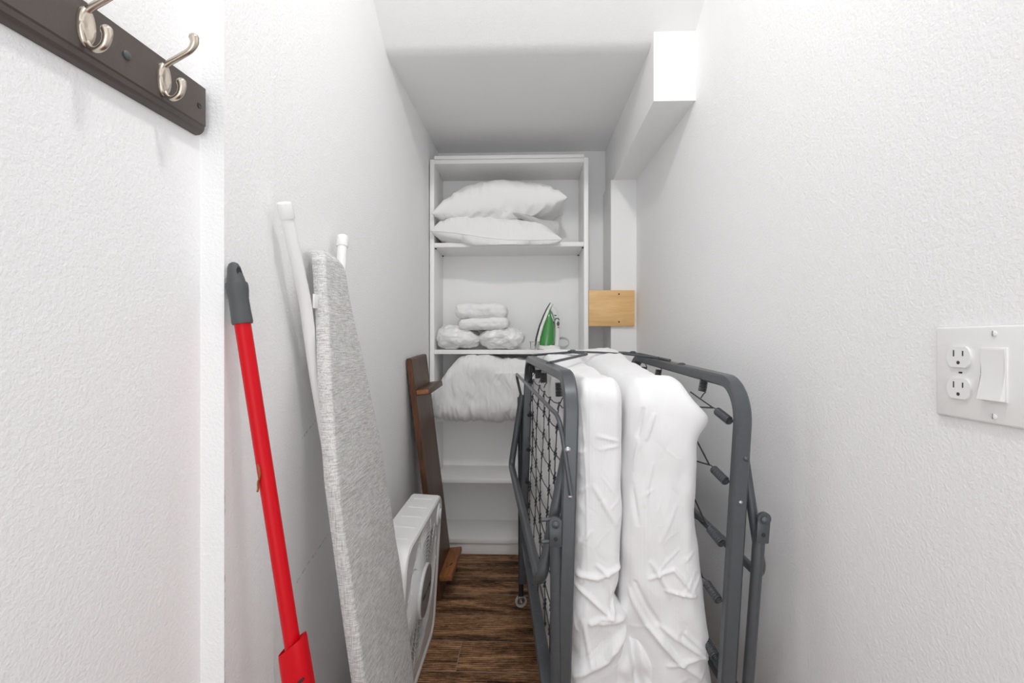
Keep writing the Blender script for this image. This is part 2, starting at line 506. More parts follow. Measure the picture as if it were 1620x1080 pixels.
# ------------------------------------------------------------------ pine board between post and bookcase
pb = thing('pine_board', 'short unpainted pine board screwed across the white post beside bookcase', 'board', (.418, 2.41, 1.162))
b = bmesh.new(); box(b, (.3055, 2.399, 1.162), (.5335, 2.419, 1.342), .0012); link_mesh('plank', b, m_pine, pb)
for z in (1.322, 1.183):
    b = bmesh.new(); lathe(b, [(.0042, 0), (.0042, .0015), (.0028, .0022), (.0012, .0012), (0, .001)], axis_matrix((.456, 2.399, z), (0, -1, 0)), 14); link_mesh('screw', b, m_dark, pb)

# ------------------------------------------------------------------ pillows
def pillow(name, mat, cx, cy, z0, w, d, hu, hl, arch, seed, label, group, skew=0, nx=110, ny=56, creases=(), piped=True):
    """two puffed sheets meeting in a seam; hu/hl = rise above / below the seam; arch(x)=seam height"""
    bm = bmesh.new(); grids = []
    for s in (1, -1):
        g = []
        for i in range(nx+1):
            row = []
            for j in range(ny+1):
                u, v = 2*i/nx-1, 2*j/ny-1
                pu = math.copysign(abs(u)**.8, u); pv = math.copysign(abs(v)**.8, v)
                x = w/2*pu*(1-.05*(1-pv*pv)); y = d/2*pv*(1-.07*(1-pu*pu))
                e = (max(0, 1-abs(pu)**3.3)**.58)*(max(0, 1-abs(pv)**3.2)**.5)
                t = (hu if s > 0 else hl)*e
                edge = 1-e
                q = V((x+cx, y+cy, 0))
                wr = frac_noise((x+seed, y, s*3.1), (5, 9, 1), 2)*.013*e**.4 - (abs(noise.noise(V((x*15+y*9+seed, y*13-x*4, s*2.))))-.2)*.016*e**.5
                # short puckers running in from the seam
                wr += noise.noise(V((x*42+seed, y*6, s)))*.008*sstep(.1, .55, e)*sstep(1., .45, e)
                for (p, q2, wdt, amp) in creases:
                    dd, tt = seg_dist((x, t*s), p, q2)
                    wr += amp*math.exp(-(dd/wdt)**2)*(s > 0)*e**2
                z = arch(x) + s*(t + wr) + skew*y
                yy = q.y - (t*.12 if v < 0 else 0) + wr*.8*(-1 if v < 0 else 1)
                row.append(bm.verts.new((q.x, yy, z)))
            g.append(row)
        grids.append(g)
    for s, g in zip((1, -1), grids):
        for i in range(nx):
            for j in range(ny):
                f = [g[i][j], g[i+1][j], g[i+1][j+1], g[i][j+1]]
                bm.faces.new(f if s > 0 else f[::-1])
    front = [g[i][0] for i in range(2, nx-1)]
    # keep it on its support
    for v in bm.verts: v.co.z = max(v.co.z, z0(v.co.x) - .022*sstep(2.397, 2.375, v.co.y)); v.co.y = min(v.co.y, 2.652); v.co.x = max(-.474, v.co.x) if v.co.y > 2.402 else v.co.x
    seam = [v.co+V((0, -.0012, 0)) for v in front]
    bmesh.ops.remove_doubles(bm, verts=bm.verts[:], dist=.0006)
    o = link_mesh(name, bm, mat, angle=38 if piped else 80)
    if piped: b2 = bmesh.new(); sweep(b2, seam, .0017, 8); pp = link_mesh('piping', b2, mat); pp.parent = o; pp.matrix_parent_inverse = Matrix.Identity(4)
    tag(o, label, 'pillow', group)
    return o

def arch_low(x): return 1.632 - .046*sstep(-.30, .34, x) - .028*sstep(.0, 1, 1-abs(x)/.33)*.6
pillow('pillow', m_pillow, -.158, 2.498, lambda x: 1.5865, .655, .305, .122, .062, arch_low, 3.3,
       'flatter white pillow lying directly on the upper bookcase shelf', 'pillows on the upper shelf',
       creases=[((.02, .02), (.03, .07), .006, -.006), ((.11, .0), (.14, .05), .007, -.005), ((-.2, .0), (-.16, .06), .01, .004)])
def arch_top(x):   # drooping to the left, high at the right tip
    u = (x+.02)/.36
    return 1.782 - .062*max(0, -u)**1.4 - .018*max(0, -u)**3 + .010*max(0, u) - .0*u
top = pillow('pillow', m_pillow, -.142, 2.498, lambda x: 1.600, .675, .305, .124, .075, arch_top, 8.1,
       'fatter creased white pillow drooping over the one on the shelf', 'pillows on the upper shelf',
       creases=[((-.22, -.02), (-.12, .09), .008, -.006), ((-.06, .01), (.12, .03), .009, .006), ((.1, .05), (.28, .02), .01, .005), ((-.1, .08), (.0, .03), .01, .004)], piped=False)
# the loose end of its pillowcase shows between the two pillows
def flap():
    bm = bmesh.new(); rows = []
    nx, ny = 80, 14
    for i in range(nx+1):
        row = []
        u = i/nx; x = -.385 + u*.54
        zt = 1.742 + .035*math.sin(PI*min(1, u*1.15))**1.2 - .05*u
        zb = 1.665 + .075*math.sin(PI*min(1., u*1.05+.02))**.8 - .055*u*u
        zb = min(zb, zt-.012)
        for j in range(ny+1):
            v = j/ny
            z = zb+(zt-zb)*v
            y = 2.405 - .024*math.sin(PI*v)*(.7+.5*u) + .012*noise.noise(V((x*22, v*2.2+u*5, 4)))
            y += .06*abs(u-.45)*0
            row.append(bm.verts.new((x, y, z)))
        rows.append(row)
    for i in range(nx):
        for j in range(ny): bm.faces.new([rows[i][j], rows[i+1][j], rows[i+1][j+1], rows[i][j+1]])
    g = bmesh.ops.solidify(bm, geom=bm.faces[:], thickness=.004)
    o = link_mesh('pillowcase_hem', bm, m_pillow, angle=80)
    o.parent = top
flap()

# ------------------------------------------------------------------ towels and wrapped linen
def towel(name, lo, hi, r, seed, label, group, mat, amp=.007, tilt=0., layers=2, cat='towel', nd=(90, 50, 36), yaw=0.):
    bm = block(*nd, lo, hi, r)
    c = (V(lo)+V(hi))/2; h = hi[2]-lo[2]
    for v in bm.verts:
        p = v.co.copy(); n = v.normal
        d = frac_noise((p.x+seed, p.y, p.z), (11, 11, 14), 3)*amp
        d += noise.noise(V((p.x*45+seed, p.y*45, p.z*45)))*amp*.2
        # folded layers show as shallow grooves in the rounded front and side
        k = (p.z-lo[2])/h
        if abs(n.z) < .8 and layers > 1:
            for L in range(1, layers): d -= .010*math.exp(-((k-L/layers)/.05)**2)*(1-abs(n.z))
        p += n*d
        p.z += tilt*(p.x-c.x)
        q = Matrix.Rotation(yaw, 3, 'Z') @ (p-c) + c
        v.co = q
        v.co.y = min(v.co.y, 2.652)
    zmin = min(v.co.z for v in bm.verts)
    o = link_mesh(name, bm, mat, angle=80)
    return tag(o, label, cat, group)

zt = SH['towel']
def bag(lo, hi, seed, label, slant):
    bm = block(64, 40, 34, lo, hi, (.085, .08, .055))
    c = (V(lo)+V(hi))/2
    for v in bm.verts:
        p = v.co.copy(); n = v.normal
        d = frac_noise((p.x+seed, p.y, p.z), (11, 11, 16), 3)*.011
        d += (abs(noise.noise(V((p.x*34+seed, p.y*30, p.z*55)))-.12))*-.0045
        p += n*d
        p.z += slant*(p.x-c.x)*sstep(lo[2]+.02, hi[2], p.z)
        p.z = max(p.z, zt+.0012); p.y = min(p.y, 2.65); p.x = max(p.x, -.473) if p.y > 2.403 else p.x
        v.co = p
    o = link_mesh('linen_bag', bm, m_bag, angle=80)
    return tag(o, label, 'bag', 'plastic bags of folded linen on the bookcase')
bag((-.474, 2.372, zt+.001), (-.243, 2.60, zt+.118), 2.2, 'plastic bag of folded white linen, left of the two, against bookcase side', -.12)
bag((-.250, 2.372, zt+.001), (-.020, 2.60, zt+.112), 5.7, 'plastic bag of folded white linen, right of the two, nearer the iron', .06)
towel('towel', (-.352, 2.375, zt+.103), (-.098, 2.60, zt+.158), (.03, .03, .022), 1.1, 'thinner folded white towel lying across the two plastic linen bags', 'folded towels on the bookcase', m_towel, tilt=.03, layers=1)
towel('towel', (-.372, 2.375, zt+.159), (-.106, 2.61, zt+.238), (.04, .04, .034), 6.4, 'plump folded white towel, topmost of the stack left of the iron', 'folded towels on the bookcase', m_towel, tilt=-.01, layers=1)

# ------------------------------------------------------------------ quilt
def quilt():
    lo, hi = V((-.484, 2.335, .686)), V((.20, 2.645, 1.012))
    bm = block(230, 60, 120, lo, hi, (.06, .075, .085))
    for v in bm.verts:
        p = v.co.copy(); n = v.normal
        k = (p.z-lo.z)/(hi.z-lo.z)
        # the left end slumps
        top = 1 - .57*sstep(-.33, -.50, p.x)
        p.z = lo.z + (p.z-lo.z)*(top if k > 0 else 1)
        # ruched gathers run up and down the front
        f = noise.noise(V((p.x*26+1.5*noise.noise(V((p.x*5, p.z*7, 2))), p.z*10, p.y*9)))
        g = noise.noise(V((p.x*52+1.6*noise.noise(V((p.x*9, p.z*14, 5))), p.z*13, p.y*16)))
        d = .008*f - .0065*(abs(g)-.25) + .010*frac_noise(p, (6, 6, 6), 2)
        if p.z < .80: d += .008*sstep(.80, .71, p.z)*noise.noise(V((p.x*60, p.z*12, 7)))
        # a second folded layer ends in a diagonal step on top
        if n.z > .2 or p.z > .93: d -= .018*sstep(-.02, .03, (p.x+.16)-(.985-p.z)*.2)*(p.z > .93)
        p += n*d
        if p.y > YF-.002: p.z = max(p.z, .7015); p.x = max(-.474, min(p.x, .279)); p.z = min(p.z, 1.019)
        p.y = min(p.y, 2.655)
        v.co = p
    o = link_mesh('quilt', bm, m_quilt, angle=85)
    tag(o, 'bulky white crinkled quilt folded on a low bookcase shelf', 'quilt')
quilt()

# ------------------------------------------------------------------ steam iron standing on its heel
ir = thing('steam_iron', 'green and white steam iron standing upright on the bookcase shelf', 'iron', (.11, 2.505, zt))
IY = 2.505
def loft(bm, stations, n=20, mat=0, pw=2.4):
    """stations: z, x0, x1, half depth"""
    rings = []
    for z, x0, x1, hd in stations:
        ring = []
        for k in range(n):
            a = 2*PI*k/n; ca, sa = math.cos(a), math.sin(a)
            ring.append(bm.verts.new(((x0+x1)/2+(x1-x0)/2*math.copysign(abs(ca)**(2/pw), ca), IY+hd*math.copysign(abs(sa)**(2/pw), sa), z)))
        rings.append(ring)
    for A, B in zip(rings, rings[1:]):
        for k in range(n): bm.faces.new([A[k], A[(k+1) % n], B[(k+1) % n], B[k]]).material_index = mat
    bm.faces.new(rings[0][::-1]); bm.faces.new(rings[-1])
soleline = [(1.072, .038), (1.105, .043), (1.167, .060), (1.225, .083), (1.262, .101), (1.288, .118)]
def sole_x(z):
    for (a, xa), (b_, xb) in zip(soleline, soleline[1:]):
        if z <= b_: return xa+(xb-xa)*(z-a)/(b_-a)
    return soleline[-1][1]
def sole_hd(z): return .056*max(.04, 1-(max(0, z-1.05)/.245)**2.2)**.75
zs = [1.072+.216*i/24 for i in range(25)]
b = bmesh.new(); loft(b, [(z, sole_x(z)-.0025, sole_x(z)+.0025, sole_hd(z)) for z in zs], 16, pw=6); link_mesh('soleplate', b, m_dark, ir)
b = bmesh.new(); loft(b, [(z, sole_x(z)+.002, sole_x(z)+.024, sole_hd(z)*.95) for z in [1.046+.236*i/24 for i in range(25)]], 16, pw=4)
loft(b, [(1.0435, .055, .170, .050), (1.046, .050, .172, .053), (1.058, .050, .168, .053), (1.066, .054, .150, .050)], 24, pw=4)
link_mesh('skirt', b, m_wplastic, ir)
greenR = [(1.062, .136), (1.118, .142), (1.166, .139), (1.195, .133), (1.222, .122), (1.25, .118), (1.277, .126)]
def gr(z):
    for (a, xa), (b_, xb) in zip(greenR, greenR[1:]):
        if z <= b_: return xa+(xb-xa)*max(0, (z-a))/(b_-a)
    return .126
b = bmesh.new(); loft(b, [(z, sole_x(z)+.016, max(gr(z), sole_x(z)+.020), sole_hd(z)*.88+.004) for z in [1.064+.19*i/22 for i in range(23)]], 24, pw=2.6); link_mesh('water_tank', b, m_green, ir)
b = bmesh.new(); loft(b, [(z, sole_x(z)+.014, gr(z)+.004, sole_hd(z)*.9+.003) for z in [1.2545+.026*i/6 for i in range(7)]], 20); link_mesh('nose', b, m_green_light, ir)
hp = smooth_path([(.150, IY, 1.046), (.151, IY, 1.09), (.154, IY, 1.14), (.152, IY, 1.19), (.143, IY, 1.228), (.126, IY, 1.256)], 6)
b = bmesh.new(); sweep(b, hp, [.0225-.003*math.sin(PI*i/(len(hp)-1)) for i in range(len(hp))], 16, flat=(1, .75), up=(0, 1, 0)); link_mesh('handle', b, m_wplastic, ir)
b = bmesh.new(); box(b, (.131, IY-.017, 1.07), (.139, IY+.017, 1.19), .003); link_mesh('gap_shade', b, m_blackp, ir)  # dark strip standing in for shade in the gap between tank and handle
b = bmesh.new(); box(b, (.118, IY-.045, 1.0605), (.138, IY+.045, 1.072), .005); link_mesh('heel_cap', b, m_dark, ir)
b = bmesh.new(); lathe(b, [(0, .007), (.004, .006), (.007, .003), (.008, -.004)], axis_matrix((.158, IY-.018, 1.178), (.25, -1, .1)) @ Matrix.Diagonal((.95, 1.7, 1, 1)), 16); link_mesh('steam_button', b, m_gray, ir)
b = bmesh.new(); lathe(b, [(0, .003), (.004, .002), (.005, -.002)], axis_matrix((.159, IY-.018, 1.158), (.2, -1, .1)) @ Matrix.Diagonal((1.1, .6, 1, 1)), 12); link_mesh('pilot_light', b, m_red, ir)
b = bmesh.new(); sweep(b, [(.141, IY-.02, 1.197), (.148, IY-.021, 1.206), (.157, IY-.02, 1.206), (.164, IY-.014, 1.198)], .0026, 8); link_mesh('temperature_dial', b, m_gray, ir)
b = bmesh.new(); sweep(b, [(.139, IY-.022, 1.2225), (.150, IY-.022, 1.220)], .0022, 8); link_mesh('spray_button', b, m_blackp, ir)
b = bmesh.new()
cpts = []
for i in range(121):
    a = i/120*2*PI*3.2
    cpts.append((.186+.034*math.cos(a+2), 2.57+.028*math.sin(a*.97+1)+.006*i/120, zt+.035+(.026+.004*math.sin(a*.33))*math.sin(a+2)))
sweep(b, [(.155, 2.53, 1.07)]+cpts, .0032, 8); link_mesh('power_cord', b, m_caster, ir)
# small clear cup behind the iron
cu = thing('plastic_cup', 'small clear plastic cup beside the green iron', 'cup', (.034, 2.424, zt))
b = bmesh.new(); lathe(b, [(.0195, .001), (.0225, .036), (.0245, .038), (.0245, .041), (.0210, .039), (.0180, .004), (0, .004)], axis_matrix((.034, 2.424, zt), (0, 0, 1)), 28); link_mesh('cup_body', b, m_clear, cu)
b = bmesh.new(); sweep(b, [V((.034+.0245*math.cos(2*PI*k/28), 2.424+.0245*math.sin(2*PI*k/28), zt+.040)) for k in range(28)], .0015, 6, closed=True); link_mesh('rim', b, m_clear, cu)

# ------------------------------------------------------------------ coat rack on the entry wall
WE = lambda y: -.540-(.772-y)*.0532
kx = .0532
nrm = V((1, -kx, 0)).normalized(); along = V((kx, 1, 0)).normalized()
def rk(s, h, z): return V((WE(s), s, z)) + nrm*h        # s along the wall, h out of it
cr = thing('coat_rack', 'dark brown wall coat rack board with double metal hooks', 'coat rack', (WE(.4), .4, 1.42))
b = bmesh.new()
sec = [(0.0005, 1.496), (.0165, 1.496), (.018, 1.4945), (.018, 1.4345), (.016, 1.4325), (.016, 1.4305), (.0145, 1.426), (.011, 1.4225), (.007, 1.4205), (.0005, 1.4200)]
A = [b.verts.new(rk(.757, h, z)) for h, z in sec]; B = [b.verts.new(rk(.02, h, z)) for h, z in sec]
b.faces.new(A); b.faces.new(B[::-1])
for i in range(len(sec)): b.faces.new([A[i], B[i], B[(i+1) % len(sec)], A[(i+1) % len(sec)]])
link_mesh('backboard', b, m_brownp, cr, angle=25)
def hook(s):
    zc = 1.464
    hk = bmesh.new()
    lathe(hk, [(.0001, .0035), (.006, .0055), (.0095, .0052), (.0105, .003), (.0108, 0)], axis_matrix(rk(s, .0182, zc), nrm, V((0, 1, 0))) @ Matrix.Diagonal((1, 2.25, 1, 1)), 28)
    plate = link_mesh('hook', hk, m_nickel, cr, angle=60)
    u = bmesh.new()
    pts = smooth_path([rk(s, .0205, zc+.019), rk(s, .030, zc+.0245), rk(s, .047, zc+.0325), rk(s, .060, zc+.0395), rk(s, .0665, zc+.049), rk(s, .066, zc+.057)], 6)
    m = len(pts); sweep(u, pts, [.0042 if i < m*.6 else .0042+.0024*((i-m*.6)/(m*.4)) for i in range(m)], 12)
    lathe(u, [(.0066, 0), (.006, .003), (.004, .005), (0, .006)], axis_matrix(pts[-1], pts[-1]-pts[-2]), 12)
    o = link_mesh('upper_prong', u, m_nickel, plate, angle=60)
    u = bmesh.new()
    pts = smooth_path([rk(s, .0205, zc-.018), rk(s, .026, zc-.026), rk(s, .035, zc-.0285), rk(s, .044, zc-.023), rk(s, .0475, zc-.013), rk(s, .0465, zc-.006)], 6)
    m = len(pts); sweep(u, pts, [.0032+.0032*(i/(m-1))**1.6 for i in range(m)], 12)
    lathe(u, [(.0064, 0), (.0058, .003), (.004, .005), (0, .006)], axis_matrix(pts[-1], pts[-1]-pts[-2]), 12)
    link_mesh('lower_prong', u, m_nickel, plate, angle=60)
for s in (.672, .557): hook(s)
b = bmesh.new(); lathe(b, [(.0058, 0), (.0056, .0018), (.004, .003), (0, .0035)], axis_matrix(rk(.613, .018, 1.463), nrm), 20); link_mesh('screw_cap', b, m_gray, cr)
b = bmesh.new(); lathe(b, [(.0045, 0), (.0045, .001), (.003, .0014), (.0015, .0004), (0, .0003)], axis_matrix(rk(.743, .018, 1.461), nrm), 16); link_mesh('screw', b, m_dark, cr)

# ------------------------------------------------------------------ outlet and switch on the right wall
pn = V((-1, -.0245, 0)).normalized()                         # out of the wall
pu = V((.0245, -1, 0)).normalized()                          # to the right as one faces the wall
P0 = V((RW(.702), .702, 1.043))
def wp(u, z, h): return P0 + pu*u + V((0, 0, z)) + pn*h
PM = axis_matrix(P0, pn, pu)                                 # local x = right, y = up?, z = out
PMy = V((PM[0][1], PM[1][1], PM[2][1]))
wpl = thing('outlet_plate', 'white wall plate with power outlet and rocker light switch', 'switch plate', P0)
def on_plate(bm):  # bm in local coords: x right, y up, z out
    Mx = Matrix.Identity(4)
    for i in range(3): Mx[i][0], Mx[i][1], Mx[i][2], Mx[i][3] = pu[i], (0, 0, 1)[i], pn[i], P0[i]
    bm.transform(Mx); return bm
b = bmesh.new(); box(b, (0, -.0625, .0003), (.130, .0625, .0065), .0035, 3); link_mesh('plate', on_plate(b), m_wplastic, wpl, angle=50)
for zc in (.021, -.0215):
    b = bmesh.new()
    pts = []
    for k in range(40):
        a = 2*PI*k/40
        pts.append((.0385+.0172*math.cos(a), zc+max(-.0138, min(.0138, .0172*math.sin(a)))))
    prism(b, pts, 'z', .004, .0095)
    rc = link_mesh('receptacle', on_plate(b), m_wplastic, wpl, angle=35)
    for dx, hh in ((-.0066, .0085), (.0066, .0070)):
        s_ = bmesh.new(); box(s_, (.0385+dx-.0009, zc+.003-hh/2+.002, .0085), (.0385+dx+.0009, zc+.003+hh/2+.002, .0097)); link_mesh('slot', on_plate(s_), m_dark, rc)
    s_ = bmesh.new(); lathe(s_, [(.0024, .0085), (.0024, .0097)], Matrix.Translation((.0385, zc-.0075, 0)), 14); link_mesh('ground_hole', on_plate(s_), m_dark, rc)
b = bmesh.new(); box(b, (.0365, -.0012, .006), (.0415, .0012, .0072), .0005); link_mesh('screw', on_plate(b), m_dark, wpl)
b = bmesh.new(); box(b, (.0675, -.0335, .004), (.1015, .0345, .0085), .001); rs = link_mesh('switch_frame', on_plate(b), m_wplastic, wpl)
b = bmesh.new()
prism(b, [(.0325, .0082), (.0325, .0095), (.0, .0090), (-.0320, .0150), (-.0320, .0082)], 'x', .0690, .1000)
bmesh.ops.bevel(b, geom=b.edges[:], offset=.0006, segments=2, affect='EDGES')
link_mesh('rocker', on_plate(b), m_wplastic, rs, angle=20)
for zc in (.052, -.052):
    b = bmesh.new(); lathe(b, [(.0036, .006), (.0034, .0078), (.002, .0086), (0, .0088)], Matrix.Translation((.0845, zc, 0)), 16)
    sc = link_mesh('screw', on_plate(b), m_wplastic, wpl)
    s_ = bmesh.new(); box(s_, (.0842-.0006, zc-.0033, .0084), (.0842+.0006, zc+.0033, .0090)); link_mesh('slot', on_plate(s_), m_badge, sc)

# ------------------------------------------------------------------ broom leaning in the corner
br = thing('broom', 'red broom handle with grey grip and slotted red sleeve against left wall', 'broom', (-.293, .77, 0))
def bp(z): return V((-.293-.159*z+.0, .77, z))
b = bmesh.new(); sweep(b, [bp(.16), bp(.5), bp(.8), bp(1.13)], .0125, 20); link_mesh('handle', b, m_red, br)
b = bmesh.new()
gz = [(1.114, .0152), (1.117, .0160), (1.135, .0152), (1.155, .0150), (1.168, .0168), (1.176, .0172), (1.181, .0165), (1.1815, .0145), (1.195, .0118), (1.207, .0098), (1.213, .007), (1.2155, .003)]
sweep(b, [bp(z) for z, r in gz], [r for z, r in gz], 24)
gp = link_mesh('grip', b, m_rubber, br, angle=35)
b = bmesh.new(); lathe(b, [(.0042, 0), (.0042, .0008), (.0001, .0009)], axis_matrix(bp(1.199)+V((.0098, -.004, 0)), (1, -.35, .15)) @ Matrix.Diagonal((1, 2.0, 1, 1)), 16); link_mesh('hang_hole', b, m_ink, gp)
# sleeve: flattened collar that continues to the broom head
b = bmesh.new()
ax = (bp(1)-bp(0)).normalized()
side = V((ax.z, 0, -ax.x))                      # across the handle, in the wall-to-aisle direction
def sl(z, w, d, n=28):
    ring = []
    for k in range(n):
        a = 2*PI*k/n; ca, sa = math.cos(a), math.sin(a)
        e = 2/3.2
        o2 = side*w*math.copysign(abs(ca)**e, ca) + V((0, 1, 0))*d*math.copysign(abs(sa)**e, sa)
        c = bp(z)
        tilt = .012*(o2.dot(side)/w)*(1 if z > .56 else .2)
        ring.append(c+o2+ax*tilt)
    return ring
st = [(.586, .0205, .0165), (.589, .0215, .0175), (.584, .0222, .018), (.55, .0228, .0185), (.45, .0235, .019), (.30, .026, .021), (.17, .045, .024), (.13, .11, .028), (.10, .13, .03), (.09, .13, .03)]
rings = [[b.verts.new(p) for p in sl(z, w, d)] for z, w, d in [(.580, .014, .0135)]+st]
for A_, B_ in zip(rings, rings[1:]):
    for k in range(28): b.faces.new([A_[k], A_[(k+1) % 28], B_[(k+1) % 28], B_[k]])
b.faces.new(rings[-1]); b.faces.new(rings[0][::-1])
slv = link_mesh('sleeve', b, m_red, br, angle=50)
for i, (z, w0, w1) in enumerate(((.533, .006, .0195), (.522, -.002, .0195), (.5105, -.007, .0195), (.499, -.010, .0195))):
    b = bmesh.new()
    c = bp(z)
    p0 = c + side*w0 + V((0, -.0188, 0)) ; p1 = c + side*w1 + V((0, -.0165, 0)) + ax*.008
    sweep(b, [p0, (p0+p1)/2+V((0, -.0008, 0)), p1], .0021, 8); link_mesh('slot', b, m_ink, slv)
b = bmesh.new()
for i in range(26):
    for j in range(4):
        x = -.118+.236*i/25; y = -.018+.012*j
        top_ = bp(.095)+side*x*.98+V((0, y, 0))
        sweep(b, [top_, V((top_.x+x*.15, top_.y+y*.3, .002))], .0035, 5)
o = link_mesh('bristles', b, m_rubber, br); o['kind'] = 'stuff'
b = bmesh.new()
sweep(b, smooth_path([bp(.876)+V((-.004, -.0128, .01)), bp(.868)+V((-.002, -.0138, .0)), bp(.858)+V((-.007, -.013, 0)), bp(.848)+V((-.0085, -.0135, 0)), bp(.842)+V((-.011, -.0125, 0))], 4), .0016, 6, flat=(1, 1.6))
link_mesh('torn_tag', b, m_orange_wood, br)

# ------------------------------------------------------------------ ironing board leaning on the left wall
ib = thing('ironing_board', 'folded ironing board with grey linen cover leaning on left wall', 'ironing board', (-.27, 1.09, 0))
KB = .135
def ibp(y, z, off):            # on the board's face plane, off = out of the face
    return V((-.445+KB*(1.29-z)+off, y, z-off*KB*0))
near = [(1.292, 1.062), (1.283, 1.030), (1.262, 1.016), (1.20, 1.006), (1.139, .997), (1.007, .967), (.857, .943), (.797, .9355), (.67, .936), (.507, .936), (.40, .939), (.2, .945), (.08, .965), (.02, 1.01)]
far = [(1.292, 1.078), (1.285, 1.112), (1.254, 1.141), (1.20, 1.149), (1.147, 1.155), (1.053, 1.184), (.855, 1.226), (.75, 1.238), (.651, 1.246), (.427, 1.257), (.30, 1.255), (.186, 1.244), (.08, 1.22), (.02, 1.17)]
def interp(tab, z):
    for (z0, y0), (z1, y1) in zip(tab, tab[1:]):
        if z >= z1: return y0+(y1-y0)*(z0-z)/(z0-z1)
    return tab[-1][1]
bm = bmesh.new(); nz_, ny_ = 150, 26
zs = [1.292-(1.272)*(i/nz_)**1.0 for i in range(nz_+1)]
# denser near the nose
zs = sorted(set([1.292-.03*(i/12)**1.6 for i in range(12)]+[1.262-1.242*i/nz_ for i in range(nz_+1)]), reverse=True)
TH = .026
secn = []
for i in range(9): secn.append((-.002*(1-i/8)+0, -TH+ TH*.55*(i/8)))       # near rim
prevrow = None
for z in zs:
    a, c = interp(near, z), interp(far, z)
    ring = []
    wob = .0022*noise.noise(V((z*9, 1, 3)))
    m_ = 22
    # near side wrap (from behind to the front), the face, far side wrap
    loop = []
    for t in range(7):
        an = PI/2*t/6
        loop.append((a+.011*(1-math.sin(an)), -.011*(1-math.cos(PI/2-an)) ) if False else (a+.010-.010*math.cos(an)*1.0, -.014+.014*math.sin(an)))
    loop = [(a+.004, -TH-.002), (a+.001, -TH+.004)] + [(a+.010-.010*math.cos(PI/2*t/6), -.014+.014*math.sin(PI/2*t/6)) for t in range(7)]
    for t in range(1, m_): 
        f = t/m_
        loop.append((a+.010+(c-a-.020)*f, .0012*math.sin(PI*f)+.0010*noise.noise(V((z*14, f*5, 8)))))
    loop += [(c-.010+.010*math.sin(PI/2*t/6), -.014+.014*math.cos(PI/2*t/6)) for t in range(7)] + [(c-.001, -TH+.004), (c-.004, -TH-.002)]
    row = [bm.verts.new(ibp(y, z, off+wob*(1 if off > -.02 else 0))) for y, off in loop]
    if prevrow:
        for k in range(len(row)-1): bm.faces.new([prevrow[k], prevrow[k+1], row[k+1], row[k]])
        bm.faces.new([prevrow[-1], prevrow[0], row[0], row[-1]])
    else: bm.faces.new(row)
    prevrow = row
bm.faces.new(prevrow[::-1])
# bend the nose end over towards the wall
for v in bm.verts:
    if v.co.z > 1.262: v.co.x -= .020*((v.co.z-1.262)/.03)**2
link_mesh('cover', bm, m_linen, ib, angle=60)
def leg(pts, bend=.05):
    b = bmesh.new(); path = fillet(pts, bend, 8); sweep(b, path, .0122, 18)
    lg = link_mesh('leg', b, m_wplastic, ib, angle=60)
    d = (V(pts[0])-V(pts[1])).normalized(); c = V(pts[0])
    b = bmesh.new(); lathe(b, [(.0138, -.026), (.0146, -.024), (.0146, 0), (.0138, .004), (.010, .0065), (0, .0075)], axis_matrix(c, d), 24); link_mesh('foot_cap', b, m_wplastic, lg, angle=35)
leg([(-.470, .905, 1.348), (-.4625, .974, 1.17), (-.4610, 1.008, 1.04), (-.40, 1.04, .60), (-.30, 1.05, .05)], .35)
leg([(-.474, 1.205, 1.350), (-.4625, 1.150, 1.17), (-.457, 1.12, 1.04), (-.40, 1.10, .60), (-.30, 1.09, .05)], .35)
b = bmesh.new(); box(b, (-.452, .985, 1.155), (-.4475, 1.004, 1.185), .001); link_mesh('bracket', b, m_wplastic, ib)

# ------------------------------------------------------------------ box fan
bf = thing('box_fan', 'white square box fan standing on the floor beside ironing board', 'fan', (-.345, 1.5, 0))
FM = Matrix.Translation((-.350, 1.252, .001)) @ Matrix.Rotation(math.radians(3.4), 4, 'Y')
W_, H_, D_ = .53, .522, .105
def rsq(inset, r, n=10):
    """rounded square outline (y,z)"""
    pts = []
    for cy, cz, a0 in ((W_-inset-r, H_-inset-r, 0), (inset+r, H_-inset-r, PI/2), (inset+r, inset+r, PI), (W_-inset-r, inset+r, 1.5*PI)):
        for k in range(n+1): pts.append((cy+r*math.cos(a0+PI/2*k/n), cz+r*math.sin(a0+PI/2*k/n)))
    return pts
def fan_part(name, bm, mat, parent, angle=40): bm.transform(FM); return link_mesh(name, bm, mat, parent, angle=angle)
bm = bmesh.new()
rings = []
for x, ins, r in ((-D_, .004, .058), (-D_+.006, 0, .06), (-.012, 0, .06), (-.004, .002, .058), (0, .008, .053), (-.001, .014, .05), (-.006, .019, .047)):
    rings.append([bm.verts.new((x, y, z)) for y, z in rsq(ins, r)])
# corrugated ribs pressed into the top and sides
for ri in (1, 2):
    pass
cy, cz, RO = W_/2, .287, .214
nn = len(rings[0])
circ = []
last = rsq(.019, .047)
for y, z in last:
    a = math.atan2(z-cz, y-cy); circ.append(bm.verts.new((-.0045, cy+RO*math.cos(a), cz+RO*math.sin(a))))
rings.append(circ)
rings.append([bm.verts.new((-.030, cy+(v.co.y-cy)*.985, cz+(v.co.z-cz)*.985)) for v in circ])
for A_, B_ in zip(rings, rings[1:]):
    for k in range(nn): bm.faces.new([A_[k], A_[(k+1) % nn], B_[(k+1) % nn], B_[k]])
